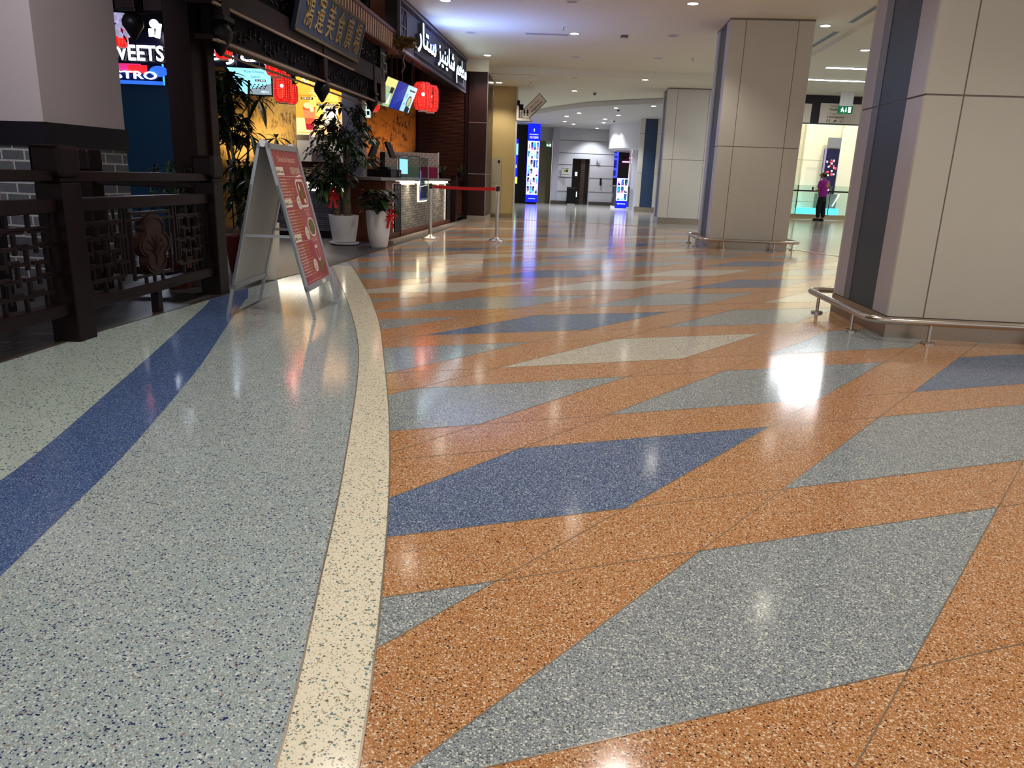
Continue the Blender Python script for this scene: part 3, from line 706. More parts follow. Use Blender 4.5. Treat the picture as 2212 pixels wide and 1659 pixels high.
p.rect(.08, 1.25, .32, 1.33, dk); p.rect(.08, 1.02, .36, 1.1, dk); p.rect(.1, .5, .34, .9, dk); p.rect(.12, .1, .32, .38, dk); p.build('print', t)
t = thing('neon_sign', 'small pink glowing sign behind the white kiosk post', 'sign', (5.35, 40.9, 2.15))
b = MB(); b.box((0, 0, 0), (.55, .04, .05), emis('pink_neon', (255, 110, 200), 5)); b.box((.35, 0, .2), (.6, .04, .26), MATS['pink_neon']); b.build('tube', t)
b = MB(); b.box((0, .05, -.05), (.65, .08, .32), BLACK); b.build('backing', t)

# ================================================================== WAYFINDING, ATRIUM
t = thing('arrow_sign', 'tilted cream arrow sign for the washrooms, bracketed off the gold wall', 'sign', (-.17, 22.0, 2.66))
CREAMS = mat('sign_cream', (226, 214, 196), .5)
def arrow_shape(inset, y, d):
    c = math.cos(R(45))
    def q(u, v): return (.17+(u-v)*c, y, .08+(u+v)*c)     # u along the shaft, v across
    a = inset
    pts = [q(.12+a*.0, -.0+a) if False else None]
    sh = [(.12+a, .145-a), (.80-a, .145-a), (.80-a, -.145+a), (.12+a, -.145+a), (-.0+a*1.4, 0)]
    P = [q(u, v) for u, v in sh]
    n = len(P); vs = P+[(x, yy+d, z) for x, yy, z in P]
    return vs, [tuple(range(n)), tuple(range(2*n-1, n-1, -1))]+[(k, n+k, n+(k+1) % n, (k+1) % n) for k in range(n)]
b = MB(); b.add(*arrow_shape(0, 0, .08), INK); b.add(*arrow_shape(.014, -.003, .01), CREAMS); b.build('arrow_board', t)
b = MB()
for y, g, m in ((0, 0, INK), (-.003, .013, CREAMS)):
    P = [(0+g, 0+g), (.46-g*2.2, 0+g), (.38-g*.4, .09-g), (.09-g, .09-g), (.09-g, .38-g*.4), (0+g, .46-g*2.2)]
    b.prism([(x, z) for x, z in P], 0, .08 if m is INK else .01, m, Matrix(((1, 0, 0, 0), (0, 0, 1, y), (0, 1, 0, 0), (0, 0, 0, 1))))
b.build('arrow_head', t)
c45 = math.cos(R(45)); p = Pan((.17, -.005, .08), (c45, 0, c45), (-c45, 0, c45))
ik = mat('print_black', (18, 16, 16), .5)
p.text('Washrooms', .30, -.085, .062, ik, .001, w=.40, bold=.02); p.text(arabic('دورات مياه'), .34, .02, .055, ik, .001, w=.32, bold=.01)
p.build('lettering', t)
p = Pan((.17, -.005, .08), (1, 0, 0), (0, 0, 1))
for dx in (.06, .15):
    p.disc(dx, .24, .014, .014, ik); p.pg([(dx-.02, .22), (dx+.02, .22), (dx+.03, .13), (dx-.03, .13)], ik); p.rect(dx-.018, .06, dx-.004, .13, ik); p.rect(dx+.004, .06, dx+.018, .13, ik)
p.build('pictogram', t)
b = MB(); b.box((.02, .09, .1), (.1, .2, .55), INK); b.box((.1, .1, .3), (.2, .16, .45), INK); b.build('bracket', t)

t = thing('wayfinding_fascia', 'dark hanging fascia with cream direction boards above the balcony', 'sign', (8.0, 23.7, 3.02))
b = MB(); b.box((0, 0, 0), (5.5, .25, .78), mat('aubergine', (34, 24, 34), .5)); b.build('fascia', t)
b = MB(); x0 = at(1745, 240, 23.7).x-8.0
def xat(px): return at(px, 240, 23.7).x-8.0
b.box((.05, -.02, .02), (xat(1752), -.001, .55), CREAMS); b.box((xat(1771), -.02, .02), (5.4, -.001, .58), CREAMS); b.build('direction_board', t)
p = Pan((xat(1771), -.0205, .02), (1, 0, 0), (0, 0, 1)); x = xat(1790)-xat(1771)
p.text(arabic('أقمشة'), x+.02, .47, .06, ik, .001, w=.24); p.text('Textiles', x, .365, .065, ik, .001, w=.32, bold=.02); p.text(arabic('سنتربوينت'), x, .26, .05, ik, .001, w=.36); p.text('Centrepoint', x-.03, .155, .065, ik, .001, w=.5, bold=.02)
for dx in (-.02, .05): p.disc(x+dx, .115, .012, .012, ik); p.rect(x+dx-.01, .03, x+dx+.01, .1, ik)
p.pg([(x+.17, .03), (x+.2, .03), (x+.22, .07), (x+.27, .06), (x+.27, .08), (x+.21, .11)], ik)
p.disc(x+.42, .07, .05, .05, ik); p.disc(x+.42, .07, .043, .043, CREAMS, .0015); p.text('P', x+.39, .045, .045, ik, .002)
p.build('lettering', t)
# atrium beyond the balcony
w = MB(); IV = mat('ivory_wall', (232, 228, 206), .6)
w.box((10.5, 37.2, -5), (20, 37.5, 8), IV)
for x0, x1 in ((10.6, 12.1), (12.75, 12.95), (13.3, 13.5), (15.05, 15.95)): w.box((x0, 36.9, -5), (x1, 37.2, 8), IV)
for z in (-1.0, .55, 2.45): w.box((11, 36.89, z), (14.5, 36.9, z+.02), mat('ivory_joint', (160, 156, 130), .6))
struct(w, 'wall_atrium')
t = thing('atrium_shaft', 'dark tall shop opening with red and white display beyond the balcony', 'shop display', (14.35, 36.9, 0))
b = MB(); b.box((0, 0, .45), (.62, .29, 3.0), mat('night_blue', (16, 18, 60), .3)); b.build('opening', t)
b = MB(); b.box((-.08, -.05, .4), (0, 0, 3.05), mat('lilac_trim', (150, 140, 190), .4)); b.box((.62, -.05, .4), (.68, 0, 3.9), WHITEM); b.box((0, -.05, 3.05), (.62, 0, 3.5), mat('grey_header', (120, 124, 130), .5)); b.build('frame', t)
p = Pan((0, -.01, 0), (1, 0, 0), (0, 0, 1))
rr = random.Random(3)
for k in range(22):
    u = rr.uniform(.06, .5); v = rr.uniform(1.75, 2.5); p.rect(u, v, u+.07, v+.07, emis('display_red', (200, 60, 70), 1.0) if k % 3 else EW, .001+k*.0002)
p.disc(.28, 1.15, .1, .07, EW, .002); p.pg([(.08, 1.2), (.12, 1.2), (.07, .6), (.03, .6)], EW, .001); p.build('display', t)
t = thing('atrium_stair', 'grey metal and glass stair seen through the balustrade', 'stair', (14.0, 36.2, 0))
b = MB(); b.box((0, .1, -.45), (.9, .5, .95), mat('stair_grey', (110, 116, 112), .4)); b.build('stringer', t)
b = MB(); b.bar((.95, 0, .95), (.7, 0, .4), .03, .05, EW); b.build('handrail', t)
t = thing('blue_light_panel', 'bright cyan lit panel low behind the person', 'light panel', (12.9, 35.9, 0))
b = MB(); b.box((0, 0, -2.6), (2.0, .1, .30), emis('cyan_glow', (70, 225, 255), 1.5)); b.build('panel', t)
w = MB(); w.box((6, 42, -5), (30, 42.3, 8.2), WHITEM); w.box((6, 29.7, -5), (9.4, 29.75, 0), WHITEM); struct(w, 'wall_atrium_back')
w = MB(); w.box((9.0, 29.45, 0), (9.4, 42, 8), IV); struct(w, 'wall_atrium_left')
for x, y, pw in ((12.5, 32.5, 175), (15.5, 33, 125)):
    t = thing('atrium_lamp', 'large square skylight lamp high above the atrium', 'ceiling light', (x, y, 7.9), 0, 'atrium lamps')
    b = MB(); b.box((-.6, -.6, 0), (.6, .6, .05), E_LAMP); b.build('diffuser', t)
    lamp('AREA', (0, 0, -.05), pw, (1, .95, .78), t, 1.2, direction=(.0, .35, -1))
t = thing('balustrade', 'glass balustrade with dark handrail on a tan kerb behind the person', 'railing', (9.4, 29.5, 0))
b = MB(); b.bbox((0, 0, 0), (9, .35, .2), mat('tan_stone', (176, 158, 118), .3), .01); b.build('kerb', t)
gl = mat('clear_glass', (214, 232, 224), .02, trans=1.0, spec=.5, ior=1.2)
for k in range(7):
    x0 = .03+k*1.25; b = MB(); b.box((x0, .14, .2), (x0+1.2, .155, 1.28), gl); b.build('glass_pane', t)
    b = MB(); b.box((x0+1.205, .13, .2), (x0+1.235, .165, 1.28), mat('bronze', (40, 32, 30), .4, .5)); b.build('post', t)
b = MB(); b.bar((0, .05, 1.07), (9, .05, 1.07), .05, .055, MATS['bronze']); b.build('handrail', t)

# ================================================================== PERSON
def skin_mesh(name, verts, edges, m, parent, sub=2, smooth=True):
    me = bpy.data.meshes.new(name); me.from_pydata([v[0] for v in verts], edges, []); me.update()
    o = bpy.data.objects.new(name, me); COL.objects.link(o)
    o.modifiers.new('s', 'SKIN')
    sk = me.skin_vertices[0].data if me.skin_vertices else None
    if sk is None:
        bm = bmesh.new(); bm.from_mesh(me); lay = bm.verts.layers.skin.verify(); bm.to_mesh(me); bm.free(); sk = me.skin_vertices[0].data
    for i, v in enumerate(verts):
        r = v[1]; sk[i].radius = (r, r) if not isinstance(r, tuple) else r
        sk[i].use_root = (i == 0)
    ss = o.modifiers.new('u', 'SUBSURF'); ss.levels = sub; ss.render_levels = sub
    dg = bpy.context.evaluated_depsgraph_get(); dg.update()
    m2 = bpy.data.meshes.new_from_object(o.evaluated_get(dg))
    bpy.data.objects.remove(o)
    m2.name = name; m2.materials.clear(); m2.materials.append(m)
    m2.polygons.foreach_set('use_smooth', [True]*len(m2.polygons))
    o2 = bpy.data.objects.new(name, m2); COL.objects.link(o2); o2.parent = parent
    return o2
SKIN = mat('skin', (150, 104, 78), .5)
SHIRT = mat('purple_cloth', (150, 24, 140), .8, noise=.15, nscale=20); TROUS = mat('black_cloth', (14, 14, 16), .85)
P_ = thing('person', 'person in purple polo shirt, black trousers and cap, looking down at a phone', 'person', (11.27, 28.75, .0), R(30))
# local: facing +Y, left = -X
BV = [((0, 0, .93), (.115, .08)), ((0, 0, 1.12), (.12, .085)), ((0, .01, 1.30), (.155, .10)), ((0, .0, 1.42), (.10, .07)), ((0, .03, 1.48), .05), ((0, .04, 1.53), .052),
      ((-.09, 0, .88), .085), ((-.10, .03, .50), .058), ((-.11, -.0, .09), .04), ((-.12, .15, .04), .035),
      ((.09, 0, .88), .085), ((.11, .0, .50), .058), ((.12, -.03, .09), .04), ((.14, .12, .04), .035),
      ((-.19, 0, 1.39), .055), ((-.24, .02, 1.12), .042), ((-.17, .24, 1.06), .03), ((-.15, .29, 1.08), .026),
      ((.19, 0, 1.39), .055), ((.24, .03, 1.12), .042), ((.13, .25, 1.04), .03), ((.09, .31, 1.05), .026),
      ((0, .07, 1.60), (.072, .085)), ((0, .075, 1.665), (.07, .08))]
BE = [(0, 1), (1, 2), (2, 3), (3, 4), (4, 5), (5, 22), (22, 23), (0, 6), (6, 7), (7, 8), (8, 9), (0, 10), (10, 11), (11, 12), (12, 13), (3, 14), (14, 15), (15, 16), (16, 17), (3, 18), (18, 19), (19, 20), (20, 21)]
# fingers grown from the hands
fv = list(BV); fe = list(BE)
for hand, sx in ((17, -1), (21, 1)):
    hx, hy, hz = BV[hand][0]
    for k in range(4):
        i0 = len(fv); off = (k-1.5)*.018
        fv += [((hx+off, hy+.035, hz+.02), .0085), ((hx+off, hy+.065-.004*abs(k-1), hz+.035), .008), ((hx+off*.8, hy+.07, hz+.058-.003*abs(k-1)), .007)]
        fe += [(hand, i0), (i0, i0+1), (i0+1, i0+2)]
    i0 = len(fv); fv += [((hx-sx*.035, hy+.01, hz+.03), .0095), ((hx-sx*.04, hy+.035, hz+.055), .0085)]; fe += [(hand, i0), (i0, i0+1)]
skin_mesh('body', fv, fe, SKIN, P_)
def sub(vs, idx, grow): m = {j: i for i, j in enumerate(idx)}; return [(vs[j][0], tuple(x+grow for x in vs[j][1]) if isinstance(vs[j][1], tuple) else vs[j][1]+grow) for j in idx], m
sv = [((0, 0, .84), (.182, .135)), ((0, 0, .96), (.182, .135)), ((0, 0, 1.12), (.178, .125)), ((0, .01, 1.30), (.20, .135)), ((0, .0, 1.42), (.15, .11)), ((0, .02, 1.50), .066),
      ((-.20, 0, 1.385), .085), ((-.245, .02, 1.15), .075), ((.20, 0, 1.385), .085), ((.245, .02, 1.15), .075)]
skin_mesh('polo_shirt', sv, [(0, 1), (1, 2), (2, 3), (3, 4), (4, 5), (4, 6), (6, 7), (4, 8), (8, 9)], SHIRT, P_)
tv = [((0, 0, .86), (.13, .11)), ((0, 0, 1.0), (.14, .10)), ((-.10, 0, .74), .105), ((-.11, .03, .48), .10), ((-.115, -.0, .22), .09), ((-.115, .0, .10), .06), ((.10, 0, .74), .105), ((.115, .0, .48), .10), ((.125, -.03, .22), .09), ((.125, -.03, .10), .06)]
skin_mesh('trousers', tv, [(0, 1), (0, 2), (2, 3), (3, 4), (4, 5), (0, 6), (6, 7), (7, 8), (8, 9)], TROUS, P_)
for x, y, rz in ((-.115, .05, .1), (.13, .02, -.1)):
    b = MB(); b.sphere((x, y+.03, .05), .1, INK, (.48, 1.3, .5)); b.box((x-.045, y-.09, 0.0), (x+.045, y+.15, .03), INK); b.build('shoe', P_, True)
b = MB(); b.sphere((0, .06, 1.685), .1, mat('cap_camo', (84, 80, 56), .9, noise=.5, nscale=30), (.93, 1.05, .72)); b.build('cap', P_, True)
b = MB(); b.add([(-.075, .13, 1.685), (.075, .13, 1.685), (.06, .235, 1.65), (-.06, .235, 1.65), (-.075, .13, 1.675), (.075, .13, 1.675), (.06, .235, 1.64), (-.06, .235, 1.64)], [(0, 1, 2, 3), (7, 6, 5, 4), (0, 4, 5, 1), (1, 5, 6, 2), (2, 6, 7, 3), (3, 7, 4, 0)], MATS['cap_camo']); b.build('cap_peak', P_)
b = MB(); b.sphere((0, .125, 1.585), .062, BLACK, (.95, .6, .8)); b.build('face_mask', P_, True)
b = MB(); b.sphere((0, .158, 1.635), .014, SKIN, (1, 1.2, 1.4))
for s_ in (-1, 1): b.sphere((s_*.078, .06, 1.62), .022, SKIN, (.4, .8, 1.2)); 
b.build('nose_and_ears', P_, True)
b = MB()
for s_ in (-1, 1): b.sphere((s_*.03, .146, 1.647), .010, INK)
b.build('eyes', P_, True)
b = MB(); b.sphere((0, .02, 1.63), .078, BLACK, (.98, .8, .75)); b.build('hair', P_, True)
b = MB(); b.bbox((-.20, .345, 1.09), (-.12, .36, 1.22), INK, .004); o = b.build('phone', None); o.parent = None
o.matrix_world = Matrix.Translation(P_.location) @ Matrix.Rotation(R(30), 4, 'Z'); tag(o, 'dark phone held in the hand of the person by the rail', 'phone')
p = Pan((0, 0, 0), (1, 0, 0), (0, 0, 1)); yb = -.15
p = Pan((.03, yb, 1.30), (1, 0, 0), (0, 0, 1)); gd = mat('gold_print', (216, 176, 60), .6)
n_ = 24
for k in range(n_):
    a0, a1 = 2*math.pi*k/n_, 2*math.pi*(k+1)/n_
    p.pg([(.07*math.cos(a0), .085*math.sin(a0)), (.09*math.cos(a0), .105*math.sin(a0)), (.09*math.cos(a1), .105*math.sin(a1)), (.07*math.cos(a1), .085*math.sin(a1))], gd)
for a, c in ((90, .035), (210, .04), (330, .04)): p.disc(c*math.cos(R(a)), c*math.sin(R(a)), .024, .026, gd, .001, 14)
p.rect(-.06, -.15, .06, -.135, gd); p.build('shirt_emblem', P_, label='gold round emblem on the back of the shirt')

# ================================================================== RESTAURANT SIDE : shell
def kerb_pt(y): # restaurant edge line along the counter
    return -2.06+(y-12.61)*.1003
w = MB(); SLAT = wood('slat_wood', (70, 34, 26), (92, 48, 36), .45, (1, 8, 8))
w.box((-2.62, 19.86, 0), (-1.34, 20.0, 3.9), mat('slat_back', (24, 10, 9), .7))
z = .05
while z < 3.75: w.box((-2.6, 19.82, z), (-1.42, 19.86, z+.019), SLAT); z += .034
w.box((-1.42, 19.78, 0), (-1.35, 19.95, 3.9), DKWOOD); w.box((-2.66, 19.8, 0), (-2.6, 19.9, 3.9), DKWOOD)
struct(w, 'wall_slatted')
def mural_mat(name, base, dark, sc=1.0):
    m = bpy.data.materials.new(name); m.use_nodes = True; nt = m.node_tree; L = nt.links; b = nt.nodes['Principled BSDF']
    tc = nt.nodes.new('ShaderNodeTexCoord')
    n1 = nt.nodes.new('ShaderNodeTexNoise'); n1.inputs['Scale'].default_value = 2.0*sc; n1.inputs['Detail'].default_value = 8; n1.inputs['Distortion'].default_value = 1.5
    mp = nt.nodes.new('ShaderNodeMapping'); mp.inputs['Scale'].default_value = (7*sc, 1, 1.2*sc)
    n2 = nt.nodes.new('ShaderNodeTexNoise'); n2.inputs['Scale'].default_value = 2.2; n2.inputs['Detail'].default_value = 9; n2.inputs['Distortion'].default_value = 2.5
    L.new(tc.outputs['Object'], n1.inputs['Vector']); L.new(tc.outputs['Object'], mp.inputs[0]); L.new(mp.outputs[0], n2.inputs['Vector'])
    r1 = nt.nodes.new('ShaderNodeValToRGB'); r1.color_ramp.elements[0].position = .40; r1.color_ramp.elements[1].position = .58
    r2 = nt.nodes.new('ShaderNodeValToRGB'); r2.color_ramp.elements[0].position = .46; r2.color_ramp.elements[1].position = .56
    L.new(n1.outputs['Fac'], r1.inputs[0]); L.new(n2.outputs['Fac'], r2.inputs[0])
    mu = nt.nodes.new('ShaderNodeMath'); mu.operation = 'MULTIPLY'; L.new(r1.outputs[0], mu.inputs[0]); L.new(r2.outputs[0], mu.inputs[1])
    mx = nt.nodes.new('ShaderNodeMix'); mx.data_type = 'RGBA'; mx.inputs[6].default_value = srgb(*base); mx.inputs[7].default_value = srgb(*dark)
    L.new(mu.outputs[0], mx.inputs[0]); L.new(mx.outputs[2], b.inputs['Base Color']); b.inputs['Roughness'].default_value = .6
    MATS[name] = m; return m
MUR1 = mural_mat('ink_mural_orange', (196, 122, 46), (58, 22, 10), 1.6)
MUR2 = mural_mat('ink_mural_gold', (206, 168, 96), (84, 62, 34), 1.3)
w = MB(); w.box((-5.2, 19.86, 0), (-2.66, 20.0, 3.0), MUR1); w.box((-9, 19.86, 3.0), (-2.66, 20.0, 3.9), DKWOOD); w.box((-9, 19.87, 0), (-5.2, 20, 3), DKWOOD)
for k in range(5): w.box((-4.4+k*.42, 19.82, 3.02), (-4.36+k*.42, 19.86, 3.86), REDWOOD)
struct(w, 'wall_mural_right')
w = MB(); w.box((-10, 14.8, 0), (-4.24, 14.95, 3.0), MUR2); w.box((-10, 14.8, 3.0), (-3.0, 14.95, 3.86), mat('navy_wall', (16, 18, 34), .5)); struct(w, 'wall_mural_left')
w = MB(); w.box((-11.1, -3, 0), (-11, 22.3, 4.1), DKWOOD); struct(w, 'wall_left')
# service wall with tall drinks poster, white unit and brown brick
w = MB()
w.box((-4.24, 14.8, 0), (-3.3, 14.95, 1.18), BROWNBRICK); w.box((-4.24, 14.79, 1.18), (-3.3, 14.95, 1.28), DKWOOD); w.box((-4.24, 14.8, 1.28), (-3.3, 14.95, 3.0), WHITEM)
w.box((-3.3, 14.5, 0), (-3.0, 14.95, 3.0), mat('slate_pillar', (70, 76, 98), .5)); w.box((-3.0, 14.6, 0), (-2.95, 14.95, 3.0), mat('grey_pillar', (120, 116, 110), .5))
struct(w, 'wall_service')
t = thing('drinks_poster', 'tall orange backlit drinks poster with an iced tea and a chocolate cup', 'poster', (-4.22, 14.76, 1.76))
b = MB(); b.box((0, 0, 0), (.92, .035, 1.2), WHITEM); b.build('frame', t)
O1 = emis('poster_orange', (236, 150, 52), .52); O2 = emis('poster_amber', (250, 186, 84), .6); K = emis('poster_ink', (20, 10, 8), .02); CW = emis('poster_cream', (250, 232, 206), .6)
p = Pan((0, -.001, 0), (1, 0, 0), (0, 0, 1))
p.rect(0, .3, .92, 1.2, O1, 0); p.rect(0, 0, .92, .3, emis('poster_sand', (240, 208, 150), .5), 0); p.disc(.55, .55, .3, .25, O2, .0006)
p.text('浓情', .1, .92, .16, CW, .001, w=.36); p.rect(.5, .92, .9, 1.02, CW, .0008); p.rect(.24, .86, .5, .875, CW); p.rect(.3, .78, .62, .795, CW); p.rect(.26, .74, .7, .75, CW)
p.text('Lemon Ice Tea', .06, .68, .03, K, w=.33); p.rect(.1, .625, .33, .665, K); p.text('柠檬冰茶', .115, .634, .022, CW, .002, w=.19)
p.text('Chocolate', .42, .62, .028, K, w=.2); p.text('Sugar Pearl Milk Tea', .38, .575, .028, K, w=.42); p.rect(.39, .525, .8, .563, K); p.text('巧克力珍珠奶茶', .41, .533, .02, CW, .002, w=.35)
p.text('Mango', .80, .66, .028, K, w=.11); p.text('Sago', .80, .62, .028, K, w=.1); p.rect(.80, .57, .91, .605, K)
p.pg([(.13, .5), (.37, .5), (.33, .09), (.19, .09)], emis('tea_red', (222, 70, 44), .8), .0015); p.pg([(.14, .44), (.36, .44), (.35, .3), (.16, .3)], emis('tea_light', (240, 110, 70), .8), .002); p.pg([(.17, .2), (.34, .2), (.33, .1), (.19, .1)], emis('tea_dark', (150, 24, 40), .7), .002); p.disc(.22, .52, .07, .05, emis('lemon', (250, 210, 120), .9), .0025); p.disc(.3, .46, .04, .05, MATS['lemon'], .0026)
p.pg([(.52, .42), (.78, .42), (.73, .06), (.57, .06)], CW, .0015); p.disc(.65, .45, .13, .06, emis('cream_white', (240, 226, 226), .6), .002)
for k in range(16): p.disc(.56+.012*k, .44+.05*random.random(), .018, .014, K, .003, 8)
p.pg([(.57, .06), (.73, .06), (.735, .12), (.7, .12), (.69, .25), (.67, .14), (.62, .12), (.6, .2), (.57, .1)], K, .0025); p.pg([(.7, .3), (.72, .38), (.76, .3), (.73, .2)], K, .0025)
p.pg([(.82, .45), (.915, .45), (.915, .14), (.85, .14)], emis('mango_cup', (230, 150, 110), .8), .0015); p.disc(.87, .47, .045, .03, MATS['tea_red'], .002)
p.rect(.02, .04, .9, .05, O1, .0007); p.text('The Café', .5, .01, .03, K, w=.16); p.build('print', t)
lamp('AREA', (.5, -.08, .6), 1.5, (1, .75, .45), t, .9, direction=(0, -1, 0), sizey=1.1)
t = thing('dispenser', 'white wall dispenser with silver tray below the orange drinks poster', 'dispenser', (-4.05, 14.6, 1.42))
b = MB(); b.bbox((.1, 0, .05), (.25, .19, .33), WHITE, .03); b.build('body', t)
b = MB(); b.box((.2, -.05, .0), (.62, .19, .05), STEEL); b.build('tray', t)
p = Pan((.1, -.001, .05), (1, 0, 0), (0, 0, 1)); p.pg([(.02, .24), (.05, .24), (.1, .12), (.07, .2)], JOINT); p.build('mark', t)

# counter A under the poster (stone front, lit ledge)
t = thing('service_counter', 'stone fronted counter with lit white ledge left of the money tree', 'counter', (-4.6, 13.1, 0))
b = MB(); b.box((0, .0, .12), (1.75, .5, .78), STONE_B); b.build('stone_front', t)
b = MB(); b.box((-.02, -.05, .93), (1.77, .55, .98), mat('worktop_dark', (48, 50, 58), .25)); b.build('worktop', t)
b = MB(); b.box((0, .08, .78), (1.75, .5, .93), WHITEM); b.build('ledge', t)
b = MB(); b.box((0, .04, .9), (1.75, .07, .925), E_STRIP); b.build('light_strip', t)
b = MB(); b.box((0, .02, 0), (1.75, .5, .12), DKWOOD); b.build('plinth', t)
lamp('AREA', (.87, .02, .9), 2.5, (1, .93, .82), t, 1.6, direction=(0, -.5, -1), sizey=.05)
o = MB(); o.sphere((-3.65, 13.3, 1.01), .12, INK, (2.4, 1, .35)); o = o.build('cloth', None, True); tag(o, 'folded black cloth lying on the worktop below the brown brick', 'cloth')

# ---- counter B along the mall
def KP(y, off, z=0): # point on/behind the kerb line; off>0 = into the restaurant
    return Vector((kerb_pt(y)-off, y+off*.1, z))
t = thing('service_counter', 'long counter beside the mall with stacked stone front and lit edge', 'counter', (kerb_pt(12.6), 12.6, 0), R(-5.73))
# local frame: +y along the kerb, -x into the restaurant
b = MB(); b.box((-.75, .9, .14), (-.15, 2.35, .93), STONE); b.box((-.75, 2.35, .14), (-.15, 3.15, .62), STONE); b.box((-.75, 3.15, .14), (-.15, 5.35, .93), STONE); b.build('stone_front', t)
b = MB(); b.box((-.8, -.35, 1.0), (-.10, 2.36, 1.05), mat('worktop_grey', (118, 112, 104), .25)); b.box((-.8, 3.2, 1.0), (-.10, 5.5, 1.05), mat('worktop_grey', (118, 112, 104), .25)); b.build('worktop', t)
b = MB(); b.box((-.8, 0, 0), (-.12, .9, .99), REDWOOD); b.box((-.8, .9, .0), (-.10, 5.5, .14), REDWOOD); b.build('wood_panel', t)
b = MB(); b.box((-.72, .9, .93), (-.2, 2.35, 1.0), WHITEM); b.box((-.72, 3.2, .93), (-.2, 5.4, 1.0), WHITEM); b.build('ledge', t)
b = MB(); b.box((-.17, .9, .955), (-.145, 2.4, .99), E_STRIP); b.box((-.16, 2.36, .6), (-.14, 2.4, .955), E_STRIP); b.box((-.17, 3.2, .955), (-.145, 5.4, .99), E_STRIP); b.box((-.16, 2.36, .6), (-.14, 3.15, .62), E_STRIP); b.build('light_strip', t)
b = MB()
for yy0, yy1 in ((.45, .85), (5.0, 5.4)):
    b.box((-.125, yy0, .14), (-.115, yy1, .95), E_WARMW)
    for zz in range(10):
        for k in range(4):
            if (zz+k) % 2: b.box((-.115, yy0+k*.1, .15+zz*.08), (-.09, yy0+k*.1+.07, .2+zz*.08), INK)
    for k in range(5): b.box((-.115, yy0+k*.1-.012, .14), (-.085, yy0+k*.1+.012, .95), INK)
b.build('lattice_inlay', t)
lamp('AREA', (-.1, 1.6, .95), 6, (1, .9, .7), t, .05, direction=(-.2, 0, -1), sizey=1.4)
lamp('AREA', (-.1, 4.3, .95), 7, (1, .9, .7), t, .05, direction=(-.2, 0, -1), sizey=2.0)
w = MB()
for a, bb in ((12.3, 19.75),): 
    p0, p1 = KP(a, -.02), KP(bb, -.02); w.bar((p0.x, p0.y, .03), (p1.x, p1.y, .03), .12, .06, mat('kerb_stone', (150, 140, 124), .3))
struct(w, 'trim_1')
# glass display box let into the counter
t = thing('display_case', 'glass display case let into the long counter', 'display case', KP(15.0, .12, .62), R(-5.73))
b = MB()
for x, y in ((-.45, .0), (0, .0), (-.45, .75), (0, .75)): b.box((x-.012, y-.012, 0), (x+.012, y+.012, .83), STEEL)
b.box((-.46, -.01, .82), (.01, .76, .84), STEEL); b.box((-.46, -.01, 0), (.01, .76, .03), STEEL); b.build('frame', t)
b = MB(); b.box((.0, .0, .03), (.006, .75, .82), gl); b.box((-.45, -.006, .03), (0, 0, .82), gl); b.build('glass', t)
b = MB(); b.box((-.43, .02, .33), (-.02, .73, .345), STEEL); b.build('shelf', t)
b = MB(); b.box((-.42, .1, .5), (-.38, .6, .78), emis('case_menu', (130, 180, 235), 1.2)); b.build('lit_panel', t)
# patterned screen behind the till
t = thing('paper_screen', 'waist high screen papered in red and white dashes behind the tills', 'screen', (-3.3, 18.45, 1.0))
pw_ = mat('dash_white', (206, 192, 180), .6); pr = mat('dash_red', (140, 44, 40), .6)
b = MB(); b.box((0, .01, 0), (1.35, .05, .62), pw_); b.box((-.02, .0, .0), (0, .06, .64), WHITEM); b.box((1.35, 0, 0), (1.37, .06, .64), WHITEM); b.build('board', t)
p = Pan((0, .009, 0), (1, 0, 0), (0, 0, 1))
for r_ in range(5):
    for c in range(12):
        u = .03+c*.11+(r_ % 2)*.05; v = .32+r_*.058
        if u < 1.26: p.pg([(u, v), (u+.02, v), (u+.075, v+.035), (u+.055, v+.035)], pr)
p.rect(.0, 0, .9, .3, mat('sea_glass', (150, 180, 168), .3)); p.rect(.9, .0, 1.34, .3, mat('magenta_cloth', (170, 40, 90), .6)); p.build('print', t)
b = MB(); b.box((.1, .1, -1.0), (.16, .16, 0), WHITEM); b.box((1.2, .1, -1.0), (1.26, .16, 0), WHITEM); b.box((0, .05, -.05), (1.35, .2, 0), WHITEM); b.build('stand', t)
# tills on the worktop
t = thing('cash_register', 'black twin-screen till with cash drawer on the long counter', 'cash register', KP(13.6, .45, 1.05), R(-5.73))
b = MB(); b.bbox((-.22, -.2, 0), (.2, .2, .13), INK, .01); b.build('cash_drawer', t)
b = MB(); b.cyl((0, 0, .13), (0, 0, .42), .045, INK); b.bbox((-.12, -.1, .13), (.12, .1, .17), INK, .01); b.build('stand', t)
for x, tl in ((-.16, 1), (.14, -1)):
    M = Matrix.Translation((x, 0, .45)) @ Matrix.Rotation(R(22*tl), 4, 'Y'); b = MB(); b.bbox((-.02, -.16, -.13), (.02, .16, .15), INK, .008, M=M); sc_ = b.build('screen', t)
o = thing('card_printer', 'small black receipt printer between till and glass case', 'printer', KP(14.2, .4, 1.05), R(-5.73))
b = MB(); b.bbox((-.1, -.12, 0), (.1, .12, .14), BLACK, .01); b.build('body', o)
b = MB(); b.box((.1001, -.02, .03), (.103, .0, .09), WHITEM); b.build('paper', o)
